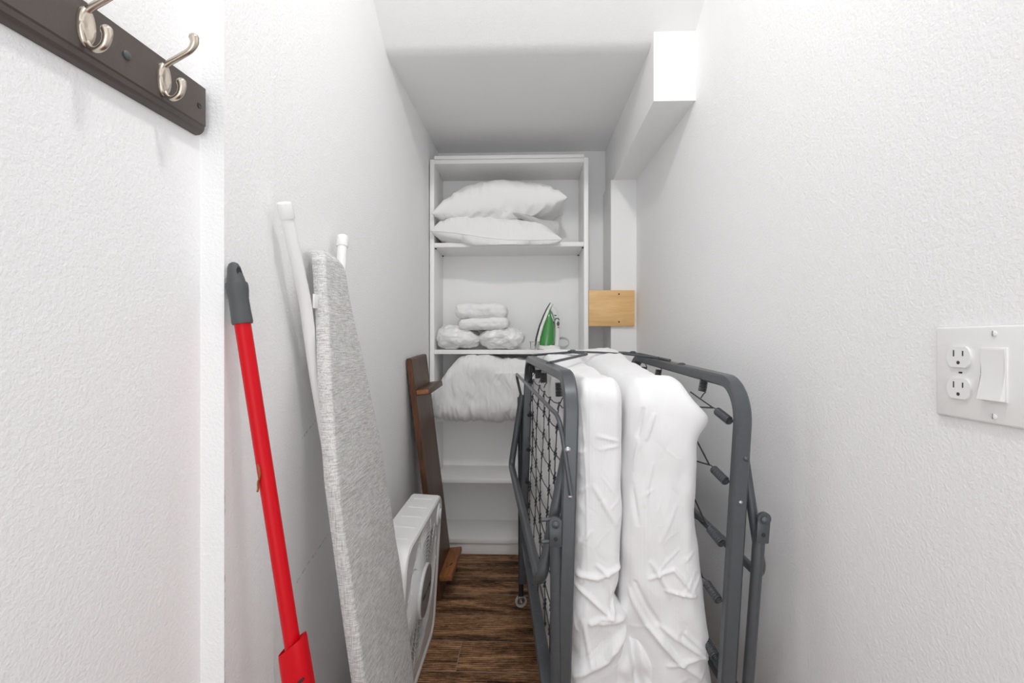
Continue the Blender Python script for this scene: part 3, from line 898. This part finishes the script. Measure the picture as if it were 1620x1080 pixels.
# back: ring too
backc = []
for y, z in rsq(.004, .058):
    a = math.atan2(z-cz, y-cy); backc.append(bm.verts.new((-D_, cy+RO*math.cos(a), cz+RO*math.sin(a))))
for k in range(nn): bm.faces.new([rings[0][(k+1) % nn], rings[0][k], backc[k], backc[(k+1) % nn]])
hs = fan_part('housing', bm, m_fanw, bf)
for i in range(5):      # shallow stiffening ribs across the top
    bm = bmesh.new(); y0 = .085+.085*i
    box(bm, (-D_+.018, y0, H_-.003), (-.02, y0+.022, H_+.0010), .0032, 4)
    fan_part('top_rib', bm, m_fanw, hs)
bm = bmesh.new()
for k in range(12):
    r = .086+(RO-.0875)*k/11; xx = -.0045+.004*math.cos(PI/2*k/11)
    seg = 80; R_ = []
    for (dr, dx) in ((-.0009, 0), (.0009, 0), (.0009, -.0030), (-.0009, -.0030)):
        R_.append([bm.verts.new((xx+dx, cy+(r+dr)*math.cos(2*PI*t/seg), cz+(r+dr)*math.sin(2*PI*t/seg))) for t in range(seg)])
    for q in range(4):
        for t in range(seg): bm.faces.new([R_[q][t], R_[q][(t+1) % seg], R_[(q+1) % 4][(t+1) % seg], R_[(q+1) % 4][t]])
for k in range(16):
    a0 = 2*PI*k/16+.2; pts = []
    for t in range(7):
        f = t/6; r = .078+(RO-.077)*f; a = a0+.25*f
        pts.append((-.005, cy+r*math.cos(a), cz+r*math.sin(a)))
    sweep(bm, pts, .0022, 5)
fan_part('front_grille', bm, m_fanw, bf)
bm = bmesh.new(); lathe(bm, [(.082, -.006), (.082, .003), (.079, .006)], Matrix.Translation((.001, cy, cz)) @ Matrix.Rotation(PI/2, 4, 'Y'), 40)
bd0 = fan_part('hub_ring', bm, m_fanw, bf)
bm = bmesh.new(); lathe(bm, [(.077, .005), (.077, .0075), (.0, .0095)], Matrix.Translation((.001, cy, cz)) @ Matrix.Rotation(PI/2, 4, 'Y'), 40)
bd = fan_part('badge', bm, m_badge, bf)
bm = bmesh.new()          # the small dark lettering on the badge is too blurred to read
for i in range(10):
    y = cy-.052+.0108*i
    box(bm, (.0085, y, cz-.006), (.0105, y+.0026, cz+.006)); 
    if i % 3 != 1: box(bm, (.0085, y+.0026, cz+(.003 if i % 2 else -.006)), (.0105, y+.0058, cz+(.006 if i % 2 else -.003)))
fan_part('badge_lettering', bm, m_ink, bd)
bm = bmesh.new(); lathe(bm, [(.030, -.004), (.030, .0005), (.028, .002), (0, .002)], Matrix.Translation((-.001, W_-.050, H_-.070)) @ Matrix.Rotation(PI/2, 4, 'Y') @ Matrix.Diagonal((1.35, 1, 1, 1)), 32)
kp = fan_part('switch_plate', bm, m_fanw, bf)
bm = bmesh.new(); lathe(bm, [(.019, 0), (.018, .003), (.016, .0036), (0, .0036)], Matrix.Translation((0, W_-.050, H_-.066)) @ Matrix.Rotation(PI/2, 4, 'Y'), 28)
box(bm, (.003, W_-.053, H_-.084), (.0062, W_-.047, H_-.048), .0012)
fan_part('speed_knob', bm, m_fanw, kp)
bm = bmesh.new()
lathe(bm, [(.045, -.07), (.045, -.03), (0, -.028)], Matrix.Translation((0, cy, cz)) @ Matrix.Rotation(PI/2, 4, 'Y'), 24)
for k in range(5):
    a = 2*PI*k/5; g = []
    for i in range(7):
        for s in range(7):
            r = .04+.165*i/6; th = a+(.95-.2*i/6)*(s/6)
            g.append(bm.verts.new((-.066+.034*s/6, cy+r*math.cos(th), cz+r*math.sin(th))))
    for i in range(6):
        for s in range(6): bm.faces.new([g[i*7+s], g[i*7+s+1], g[(i+1)*7+s+1], g[(i+1)*7+s]])
bmesh.ops.solidify(bm, geom=[f for f in bm.faces if len(f.verts) == 4 and f.calc_center_median().x > -.07 and False] or [], thickness=.002)
fan_part('blade', bm, m_blackp, bf)  # blades coloured dark so the grille gaps carry the shade of the interior
bm = bmesh.new()
for k in range(9):
    r = .03+(RO-.03)*k/8
    sweep(bm, [(-D_+.004, cy+r*math.cos(2*PI*t/48), cz+r*math.sin(2*PI*t/48)) for t in range(48)], .0017, 5, closed=True)
for k in range(24):
    a = 2*PI*k/24; sweep(bm, [(-D_+.002, cy+.03*math.cos(a), cz+.03*math.sin(a)), (-D_+.002, cy+RO*math.cos(a), cz+RO*math.sin(a))], .0018, 5)
fan_part('back_grille', bm, m_fanw, bf)

# ------------------------------------------------------------------ dark wooden board with ledges behind the fan
wb = thing('wooden_board', 'dark walnut board with two ledges leaning between fan and bookcase', 'wooden board', (-.37, 2.1, 0))
up = (V((-.476, 1.955, 1.012))-V((-.362, 2.00, 0))).normalized()
wid = V((0.02, 1, .045)); wid = (wid-up*wid.dot(up)).normalized()
out = wid.cross(up).normalized()              # towards the aisle
O = V((-.362, 1.985, 0.0))
def bd_(bm, mat_list, name, parent, angle=40):
    Mx = Matrix.Identity(4)
    for i in range(3): Mx[i][0], Mx[i][1], Mx[i][2], Mx[i][3] = out[i], wid[i], up[i], O[i]
    bm.transform(Mx); return link_mesh(name, bm, mat_list, parent, angle=angle)
LB, WB, TB = 1.018, .26, .024
b = bmesh.new()
prof = [(-TB, .004)] + [(-TB, LB)] + [(-TB+.004, LB+.006)] + [(-.006+.006*math.sin(PI/2*k/5)-.0, LB-.006+.012*math.cos(PI/2*k/5)*.9) for k in range(6)] + [(0, .004)]
prism(b, prof, 'y', 0, WB)
for f in b.faces:
    f.material_index = 0
for f in b.faces:
    if abs(f.normal.y) > .9 or (len(f.verts) > 6): f.material_index = 1
panel = bd_(b, [m_walnut, m_walnut_edge], 'panel', wb, 30)
for z in (.80, .49, .33, .66):
    q = bmesh.new(); lathe(q, [(.0055, -.0005), (.0055, .0012), (.003, .0006), (0, .0005)], Matrix.Translation((-TB/2, 0, z)) @ Matrix.Rotation(PI/2, 4, 'X'), 14)
    bd_(q, [m_walnut_edge if z < .9 else m_dark], 'bolt_hole', panel)
# upper ledge (dark top, worn near end)
b = bmesh.new(); box(b, (0, .002, .868), (.060, WB-.004, .892), .004); bd_(b, [m_walnut], 'ledge', wb)
b = bmesh.new(); box(b, (.002, -.002, .871), (.052, .003, .889), .002); l2 = bd_(b, [m_orange_wood], 'ledge_end', wb)
# lower ledge, bare orange wood with a pencilled mark
b = bmesh.new(); box(b, (0, .002, .078), (.056, WB, .102), .004)
lo_ = bd_(b, [m_orange_wood], 'ledge', wb); lo_['label'] = 'bare orange wood ledge with a dark handwritten mark'
b = bmesh.new()
sweep(b, smooth_path([(.012, .118, .1022), (.017, .095, .1022), (.019, .072, .1022), (.026, .080, .1022), (.033, .094, .1022)], 5), .0011, 6)
sweep(b, smooth_path([(.035, .088, .1022), (.039, .095, .1022), (.041, .103, .1022), (.036, .103, .1022), (.035, .094, .1022)], 4), .0014, 6)
bd_(b, [m_ink], 'handwritten_mark', lo_)

# ------------------------------------------------------------------ rollaway bed frame
rb = thing('rollaway_bed', 'folded grey steel rollaway bed frame on casters by right wall', 'folding bed', (.24, 1.5, 0))
def LX(y, z): return .098 + (.004-.098)*(y-1.05)/.85 + .030*(z-1.0)
def RX(y, z): return .462 + (.418-.462)*(y-1.03)/.87 + .060*(z-.95)
YN, YFAR, ZT = 1.052, 1.905, 1.018
def frame(xf, yn, yf, zt, zf, name):
    """inverted U of rectangular tube in the plane x = xf(y,z)"""
    bm = bmesh.new()
    path = fillet([(yn, .12, 0), (yn, zt, 0), (yf, zf, 0), (yf, .12, 0)], .09, 10)
    sec = [(-.016, -.009), (-.012, -.013), (.012, -.013), (.016, -.009), (.016, .009), (.012, .013), (-.012, .013), (-.016, .009)]   # (x, in-plane normal)
    rings = []
    for i, p in enumerate(path):
        t = (path[min(i+1, len(path)-1)]-path[max(i-1, 0)]).normalized(); n = V((-t.y, t.x, 0))
        rings.append([bm.verts.new((xf(p.x, p.y)+sx, p.x+n.x*sn, p.y+n.y*sn)) for sx, sn in sec])
    for A_, B_ in zip(rings, rings[1:]):
        for k in range(8): bm.faces.new([A_[k], A_[(k+1) % 8], B_[(k+1) % 8], B_[k]])
    bm.faces.new(rings[0][::-1]); bm.faces.new(rings[-1])
    return link_mesh(name, bm, m_gray, rb, angle=35)
fl = frame(LX, YN, YFAR, 1.004, 1.018, 'side_frame')
fr = frame(RX, 1.035, 1.905, .992, 1.025, 'side_frame')
# rivets on the posts
def rivet(parent, c, n, r=.0065, m=m_rivet):
    b = bmesh.new(); lathe(b, [(r, 0), (r*.95, r*.35), (r*.6, r*.65), (0, r*.75)], axis_matrix(c, n), 16); link_mesh('rivet', b, m, parent)
yl = YN-.013
rivet(fl, (LX(YN, .85)-.006, yl, .85), (0, -1, 0)); rivet(fl, (LX(YN, .75)+.002, yl, .748), (0, -1, 0), .005)
rivet(fr, (RX(1.03, .845)+.006, 1.022, .838), (0, -1, 0), .0065, m_gray); rivet(fr, (RX(1.03, .745), 1.022, .745), (0, -1, 0), .004)
# folded U legs hanging from each side frame
def uleg(pts, r=.0125, name='leg'):
    b = bmesh.new(); sweep(b, fillet(pts, [0, .035, .035, 0], 8), r, 16); return link_mesh(name, b, m_gray, rb, angle=60)
ulL = uleg([(LX(YN, .82)-.002, YN+.028, .845), (.028, YN+.010, .542), (-.066, YFAR+.005, .588), (LX(YFAR, .86)-.022, YFAR, .872)])
ulR = uleg([(RX(1.03, .82)+.012, 1.040, .83), (.502, 1.035, .578), (.480, 1.88, .585), (RX(1.9, .86)+.022, 1.9, .87)], .010)
# caster legs with brackets
def caster_leg(top_, bot, r, m, br_n, flatten=True):
    top_, bot = V(top_), V(bot)
    b = bmesh.new()
    sweep(b, [top_, top_+(bot-top_)*.06, top_+(bot-top_)*.16, bot], [.012, .0125, r, r], 16)
    lg = link_mesh('caster_leg', b, m, rb, angle=60)
    if br_n is not None:
        n = V(br_n).normalized(); d = (bot-top_).normalized()
        b = bmesh.new(); box(b, (-.0135, -.024, -.003), (.0135, .030, .003), .0028, 2)
        lathe(b, [(.0136, -.0036), (.0136, .0036)], Matrix.Translation((0, .028, 0)), 24)
        M_ = axis_matrix(top_+n*.0145+V((0, 0, .004)), n, n.cross(-d)*-1)
        # local y must follow the leg upwards
        yv = -d; xv = yv.cross(n)
        for i in range(3): M_[i][0], M_[i][1], M_[i][2] = xv[i], yv[i], n[i]
        b.transform(M_); bk = link_mesh('bracket', b, m, lg)
        rivet(lg, M_ @ V((0, .026, .0036)), n, .0085, m_gray)
        b = bmesh.new(); lathe(b, [(.0048, 0), (.0048, .0006), (0, .0007)], axis_matrix(M_ @ V((0, -.006, .0028)), n), 14); link_mesh('bolt_hole', b, m_ink, lg)
        for zz in (.012, -.012):
            q = top_ + V((0, 0, zz*2+.01)); b = bmesh.new(); sweep(b, [q+V((-.006, 0, 0)), q+V((-.030 if top_.x < .3 else -.01, -.002, 0))], .0045, 10); link_mesh('pin', b, m_gray, lg)
    # swivel caster
    cst = bmesh.new()
    lathe(cst, [(.011, -.004), (.011, .002), (.007, .003)], axis_matrix(bot, (0, 0, 1)), 16)
    box(cst, (bot.x-.011, bot.y-.012, bot.z-.028), (bot.x-.009, bot.y+.012, bot.z-.002)); box(cst, (bot.x+.009, bot.y-.012, bot.z-.028), (bot.x+.011, bot.y+.012, bot.z-.002))
    ck = link_mesh('caster', cst, m_dark, lg)
    return lg, bot
def wheel(parent, c, ax_):
    b = bmesh.new(); r = .024
    lathe(b, [(r*.72, -.007), (r*.92, -.007), (r, -.004), (r, .004), (r*.92, .007), (r*.72, .007), (r*.68, .003), (r*.68, -.003), (r*.72, -.007)], axis_matrix(c, ax_), 28, cap=False)
    lathe(b, [(.004, -.009), (.004, .009)], axis_matrix(c, ax_), 10)
    link_mesh('caster_wheel', b, m_caster, parent)
legs = []
for tp, bt, r_, m_, n_, wa in (((.060, 1.043, .662), (.062, 1.043, .052), .0115, m_gray, (0, -1, 0), (.6, 1, 0)),
                              ((-.030, 1.925, .86), (-.028, 1.945, .052), .0105, m_dark, None, (.25, -1, 0)),
                              ((.493, 1.030, .682), (.446, 1.030, .052), .0115, m_gray, (0, -1, 0), (1, .3, 0)),
                              ((.462, 1.915, .70), (.430, 1.93, .052), .0105, m_dark, None, (1, .5, 0))):
    lg, bt = caster_leg(tp, bt, r_, m_, n_)
    wheel(lg, V((bt.x, bt.y, .0245)), wa)
# rails that tie the caster legs together near the floor
for a_, c_ in (((-.012, 1.93, .288), (.050, 1.055, .288)), ((.452, 1.92, .30), (.462, 1.05, .30))):
    a_, c_ = V(a_), V(c_); d = (c_-a_); L_ = d.length
    b = bmesh.new(); box(b, (-.016, -.013, 0), (.016, .013, L_), .004)
    M_ = axis_matrix(a_, d, (1, 0, 0)); b.transform(M_); cr_ = link_mesh('cross_rail', b, m_gray, rb)
    for k in (.25, .45, .62, .8): rivet(cr_, a_+d*k+V((0, 0, .0128)), (0, 0, 1), .004, m_gray)
b = bmesh.new(); lathe(b, [(.0135, -.006), (.0145, 0), (.0135, .006)], axis_matrix((-.0295, 1.932, .505), (0, 0, 1)), 18); link_mesh('collar', b, m_dark, rb)
b = bmesh.new(); sweep(b, [(-.022, 1.936, .345), (.012, 1.90, .36)], .008, 10); link_mesh('brace', b, m_dark, rb)
# thin head rail rod on the left side
b = bmesh.new()
sweep(b, fillet([(LX(YN, .75)+.004, YN-.018, .752), (.070, YN-.005, .918), (-.046, 1.885, .958), (-.026, 1.905, .862)], [0, .05, .03, 0], 8), .0052, 12)
link_mesh('bail_rod', b, m_gray, rb, angle=60)
# wires that latch the two halves together over the mattress
b = bmesh.new(); sweep(b, fillet([(LX(1.36, 1.03), 1.36, 1.025), (.185, 1.50, 1.045), (.188, 1.55, 1.047), (.150, 1.60, 1.049), (LX(1.72, 1.03)-.004, 1.72, 1.036)], [0, .02, .02, .05, 0], 6), .0042, 10); link_mesh('latch_wire', b, m_gray, rb, angle=60)
b = bmesh.new(); sweep(b, [(.135, 1.605, 1.051), (.25, 1.65, 1.047), (.385, 1.70, 1.038)], .0035, 10); link_mesh('latch_wire', b, m_gray, rb, angle=60)
b = bmesh.new(); sweep(b, fillet([(RX(1.55, 1.03)-.01, 1.58, 1.031), (.33, 1.66, 1.043), (.322, 1.72, 1.046), (RX(1.78, 1.03)-.02, 1.76, 1.040), (RX(1.5, 1.03), 1.50, 1.026)], [0, .03, .03, .02, 0], 6), .0042, 10); link_mesh('latch_wire', b, m_gray, rb, angle=60)
for c in ((.150, 1.60, 1.052), (RX(1.42, 1.03), 1.40, 1.0175), (.372, 1.70, 1.045), (LX(1.37, 1.03), 1.37, 1.022)):
    b = bmesh.new(); lathe(b, [(.011, -.002), (.011, .003), (.006, .006), (0, .006)], axis_matrix(c, (0, 0, 1)), 16); link_mesh('clip', b, m_gray, rb)
# coil springs
def spring(a, c, r=.0075, turns=9, wr=.0016, hooks=True, m=m_wire):
    a, c = V(a), V(c); d = c-a; L_ = d.length
    M_ = axis_matrix(a, d); pts = []
    hk = .22 if hooks else 0
    n = turns*12
    pts.append(M_ @ V((0, 0, -.004)))
    pts.append(M_ @ V((r*.5, 0, L_*hk*.5)))
    for i in range(n+1):
        t = i/n; an = 2*PI*turns*t
        pts.append(M_ @ V((r*math.cos(an), r*math.sin(an), L_*(hk+(1-2*hk)*t))))
    pts.append(M_ @ V((r*.5, 0, L_*(1-hk*.5)))); pts.append(M_ @ V((0, 0, L_+.004)))
    b = bmesh.new(); sweep(b, pts, wr, 6); return link_mesh('coil_spring', b, m, rb, angle=60)
for y in (1.80, 1.62, 1.50, 1.215):
    k = .030 if y < 1.3 else .026
    zt_ = .992+.012*(y-1.05)/.85; spring((LX(y, 1.0), y, zt_), (LX(y, .95)+.004, y+.004, .930+.026*(y-1.2)/.6), .0100, 9, .0015)
for y in (1.225, 1.58, 1.74):
    spring((RX(y, 1.0)-.004, y, 1.006), (RX(y, .95)-.012, y, .945), .0092, 9, .0015)
for z in (.905, .772, .635, .510, .385):
    spring((RX(1.04, z)-.012, 1.045, z), (RX(1.11, z)-.025, 1.122, z+.026), .0088, 13, .00135, True, m_gray)
    spring((LX(1.07, z)+.006, 1.068, z-.01), (LX(1.12, z)+.010, 1.118, z+.01), .006, 8, .0016)
    spring((LX(1.89, z)+.004, 1.888, z+.02), (LX(1.84, z)+.008, 1.842, z+.03), .006, 8, .0016)
# link mesh hooked between the springs
def link_net(xf, dx, cols, rows, y0, y1, name, up_rows):
    bm = bmesh.new()
    def P(i, j):
        y = cols[i]; u = (y-y0)/(y1-y0)
        sag = -.026*math.sin(PI*u)**.8 if j % 2 == 0 else -.020*math.sin(PI*u)
        return V((xf(y, rows[j])+dx+.003*math.sin(i*2.1+j), y, rows[j]+sag*.6+(u-1)*.024))
    nC, nR = len(cols), len(rows)
    for j in range(nR):
        pts = [P(i, j) for i in range(nC)]
        if j % 2 == 0 and j and y0 < 1.2: pts = [V((xf(y0, rows[j]), y0-.03, rows[j]+.012))]+pts+[V((xf(y1, rows[j]), y1+.035, rows[j]+.02))]
        for a_, c_ in zip(pts, pts[1:]):
            mid = (a_+c_)/2+V((0, 0, -.004)); sweep(bm, [a_, mid, c_], .0017, 5)
    for i in range(nC):
        for j in range(nR-1):
            a_, c_ = P(i, j), P(i, j+1)
            sweep(bm, [a_+V((0, .002, .004)), (a_+c_)/2, c_+V((0, -.002, -.006))], .0016, 5)
            ring = [a_+V((.003*math.sin(t), .0045*math.cos(t), -.006+.009*math.sin(t))) for t in [2*PI*k/8 for k in range(8)]]
            sweep(bm, ring, .0019, 4, closed=True)
            ring = [c_+V((.003*math.sin(t), .0045*math.cos(t), .006+.009*math.sin(t))) for t in [2*PI*k/8 for k in range(8)]]
            sweep(bm, ring, .0019, 4, closed=True)
    if y0 > 1.2:      # from each spring one wire runs level and one up to the first column of links
        for z in (.905, .772, .635, .510, .385):
            e = V((RX(1.11, z)-.025, 1.122, z+.026))
            sweep(bm, [e, V((RX(1.24, z)-.03, 1.24, z+.012))], .0019, 6); sweep(bm, [e, V((RX(1.24, z)-.03, 1.24, min(.955, z+.105)))], .0019, 6)
    return link_mesh(name, bm, m_wire, rb, angle=60)
rows = [.952-.066*k for k in range(11)]
link_net(LX, .004, [1.13, 1.25, 1.37, 1.50, 1.63, 1.76], rows, 1.10, 1.84, 'link_mesh', True)
link_net(RX, -.026, [1.24, 1.34, 1.43, 1.54, 1.65, 1.76, 1.84], [.925-.0655*k for k in range(9)], 1.235, 1.85, 'link_mesh', True)

# ------------------------------------------------------------------ folded mattress in its sheet
FL = [
    ([(0.118, 0.985), (0.128, 0.858), (0.132, 0.716), (0.135, 0.566)], 0.0023, 0.002),
    ([(0.1, 0.563), (0.156, 0.553), (0.213, 0.578)], 0.0071, 0.008),
    ([(0.156, 0.581), (0.184, 0.557)], 0.0057, 0.005),
    ([(0.104, 0.542), (0.17, 0.482), (0.187, 0.468)], 0.0057, 0.006),
    ([(0.205, 0.504), (0.187, 0.468), (0.163, 0.467), (0.142, 0.453)], 0.0057, 0.006),
    ([(0.21, 0.433), (0.177, 0.375), (0.1, 0.324)], 0.0114, 0.012),
    ([(0.149, 0.758), (0.198, 0.674)], 0.0071, 0.003),
    ([(0.104, 0.729), (0.132, 0.758)], 0.0057, 0.003),
    ([(0.1, 0.829), (0.128, 0.836)], 0.0057, 0.003),
    ([(0.107, 0.616), (0.142, 0.659)], 0.0057, 0.003),
    ([(0.124, 0.46), (0.141, 0.36)], 0.0057, 0.004),
    ([(0.1, 0.516), (0.109, 0.431)], 0.0043, 0.005),
    ([(0.156, 0.872), (0.213, 0.858)], 0.0043, 0.0025),
    ([(0.163, 0.841), (0.213, 0.851)], 0.0043, 0.002),
    ([(0.177, 0.546), (0.189, 0.475)], 0.0043, 0.004),
    ([(0.142, 0.453), (0.22, 0.464)], 0.0086, 0.007)]
FR = [
    ([(0.259, 0.932), (0.245, 0.873)], 0.0057, -0.006),
    ([(0.284, 0.922), (0.267, 0.866)], 0.0043, 0.004),
    ([(0.269, 0.774), (0.263, 0.519)], 0.0029, 0.002),
    ([(0.276, 0.59), (0.311, 0.527)], 0.0043, 0.006),
    ([(0.272, 0.554), (0.325, 0.576), (0.367, 0.521)], 0.0043, 0.005),
    ([(0.304, 0.53), (0.367, 0.516)], 0.0043, 0.005),
    ([(0.231, 0.518), (0.262, 0.448), (0.318, 0.379), (0.367, 0.335)], 0.0057, 0.008),
    ([(0.29, 0.449), (0.36, 0.394), (0.404, 0.349)], 0.0057, 0.008),
    ([(0.339, 0.436), (0.388, 0.38), (0.415, 0.331)], 0.0057, 0.006),
    ([(0.381, 0.859), (0.394, 0.578), (0.418, 0.381)], 0.0043, 0.004),
    ([(0.248, 0.858), (0.235, 0.795)], 0.0043, 0.004),
    ([(0.279, 0.809), (0.262, 0.717)], 0.0043, 0.003),
    ([(0.304, 0.364), (0.374, 0.38)], 0.0057, 0.005),
    ([(0.388, 0.493), (0.408, 0.366)], 0.0043, 0.005),
    ([(0.241, 0.54), (0.318, 0.393)], 0.0057, -0.005),
    ([(0.297, 0.633), (0.332, 0.718)], 0.0043, 0.002),
    ([(0.234, 0.759), (0.248, 0.674)], 0.0057, -0.004)]
def xl_left(y, z): return LX(y, z)+.021
def x_mid(y, z): return .2215 + (.185-.2215)*(y-1.08)/.84 + .004*math.sin(z*9)
def xr_right(y, z): return .388 + (.350-.388)*(y-1.08)/.84 - .03*(z-.85)
def ztop(y): return 1.002 + .058*sstep(1.25, 1.92, y)
rf_ = random.Random(11)
for F_, x0, x1 in ((FL, .105, .215), (FR, .232, .395)):
    for i in range(46):
        a = (rf_.uniform(x0, x1), rf_.uniform(.30, .88)); an = rf_.choice((-1, 1))*rf_.uniform(.5, 1.35); L = rf_.uniform(.02, .07)*(1.4 if a[1] < .6 else .8)
        m1 = (a[0]+L*.5*math.cos(an)*rf_.uniform(.6, 1.3), a[1]+L*.5*math.sin(an)); c = (a[0]+L*math.cos(an), a[1]+L*math.sin(an))
        F_.append(([a, m1, c], rf_.uniform(.0022, .0042), rf_.choice((-1, 1, 1))*rf_.uniform(.0005, .0016)*(1.25 if a[1] < .6 else .75)))
mat_bm = bmesh.new()
def half(side_):
    nx, ny, nz = 52, 60, 280
    t = block(nx, ny, nz, (0, 0, 0), (.13 if side_ < 0 else .17, .845, .93), (.035, .05, .06) if side_ < 0 else (.042, .06, .085))
    w = .13 if side_ < 0 else .17
    folds = FL if side_ < 0 else FR
    for v in t.verts:
        n = v.normal.copy()
        u = v.co.x/w; y = 1.075+v.co.y; k = v.co.z/.93
        z = .10 + k*(ztop(y)-.10)
        if side_ < 0: x = xl_left(y, z)+u*(x_mid(y, z)-.0005-xl_left(y, z))
        else: x = x_mid(y, z)+.001+u*(xr_right(y, z)-x_mid(y, z)-.001)
        p = V((x, y, z))
        front = sstep(.25, .8, -n.y); topf = sstep(.25, .8, n.z); lf = sstep(.3, .8, -n.x); rf = sstep(.3, .8, n.x)
        d = .006*frac_noise(p, (5, 5, 4), 3) + .0030*noise.noise(V((x*40+side_, y*22, z*12)))
        if front > 0: d += front*fold_height((x, z), folds)
        # rumpled sheet low down
        low = sstep(.62, .42, z)
        d += low*.007*frac_noise(p, (9, 8, 8), 2)
        if lf > 0 and side_ < 0:   # bulging between the wires
            d += lf*(.006*frac_noise(p, (4, 8, 9), 3) + .004*noise.noise(V((y*30, z*20, 3))))
        if topf > 0: d += topf*(.005*frac_noise(p, (9, 4, 4), 2))
        p += n*d
        if side_ > 0:
            if z < .62: p.x += .022*sstep(.62, .35, z)*u
            # the corner of the sheet sticks out towards the right frame
            g = math.exp(-((z-.915)/.045)**2)*sstep(1.35, 1.10, y)
            p.x += .030*g*sstep(.55, 1, u)
            # left lower edge of the right half pulls away from the middle
            p.y += .05*sstep(.55, .36, z)*sstep(.42, .0, u)*front
            p.z -= .030*sstep(.55, 1., u)**2*sstep(.84, 1, k)*sstep(1.7, 1.1, y)
        else:
            p.x += .010*math.exp(-((z-.455)/.035)**2)*sstep(.6, 1, u) - .018*math.exp(-((z-.50)/.03)**2)*sstep(.6, 1, u)
        v.co = p
    return t
merge(mat_bm, half(-1)); merge(mat_bm, half(1))
# the middle of the mattress, folded double between the halves near the floor
t = block(60, 40, 70, (.135, 1.082, .07), (.335, 1.86, .452), (.07, .09, .09))
for v in t.verts:
    p = v.co.copy(); n = v.normal
    k = (p.z-.07)/.38
    p.x += .01
    ctr = .225+.05*(.45-p.z)
    p.z -= .30*abs(p.x-ctr)*sstep(.5, 1, k)
    d = .010*frac_noise(p, (14, 8, 9), 3)+.005*noise.noise(V(((p.x+p.z*.6)*70, 2, p.z*12)))
    a = abs((p.x-.238)-(.42-p.z)*.10); d -= .020*math.exp(-(a/.009)**2)*sstep(-.2, -.7, n.y)
    p += n*d
    p.x -= .045*(p.y-1.08)/.8
    v.co = p
merge(mat_bm, t)
mt = link_mesh('mattress', mat_bm, m_sheet, angle=85)
tag(mt, 'folded mattress in a white sheet held between the grey bed frames', 'mattress')

# ------------------------------------------------------------------ camera
cam = bpy.data.cameras.new('camera'); cam.sensor_width = 36; cam.lens = 36*753/1620
cam.clip_start = .02
co_ = bpy.data.objects.new('camera', cam); COL.objects.link(co_)
co_.location = (0, 0, 1.085); co_.rotation_euler = (PI/2, 0, math.radians(1.9))
S.camera = co_

# ------------------------------------------------------------------ light
ld = bpy.data.lights.new('ceiling_spotlight', 'SPOT'); ld.energy = 38; ld.shadow_soft_size = .07; ld.color = (1, .985, .965)
ld.spot_size = math.radians(150); ld.spot_blend = 1.
lo2 = bpy.data.objects.new('ceiling_spotlight', ld); COL.objects.link(lo2); lo2.location = (.03, .42, 2.54)
lo2.rotation_euler = V((0, 1.65, -1.5)).to_track_quat('-Z', 'Y').to_euler()
wd = bpy.data.lights.new('entry_fill', 'AREA'); wd.shape = 'RECTANGLE'; wd.size = 1.3; wd.size_y = 1.5; wd.energy = 7; wd.color = (.97, .985, 1)  # unseen area fill added behind the camera to brighten low front faces
wo = bpy.data.objects.new('entry_fill', wd); COL.objects.link(wo); wo.location = (.1, -1.7, .95); wo.rotation_euler = (PI/2, 0, 0)
w = bpy.data.worlds.new('room_daylight'); S.world = w; w.use_nodes = True
w.node_tree.nodes['Background'].inputs[0].default_value = (.97, .985, 1, 1)
w.node_tree.nodes['Background'].inputs[1].default_value = 1.42

S.view_settings.view_transform = 'Standard'; S.view_settings.look = 'None'
S.view_settings.gamma = 1; S.view_settings.exposure = -0.02
S.cycles.max_bounces = 12; S.cycles.diffuse_bounces = 8
S.cycles.use_denoising = True
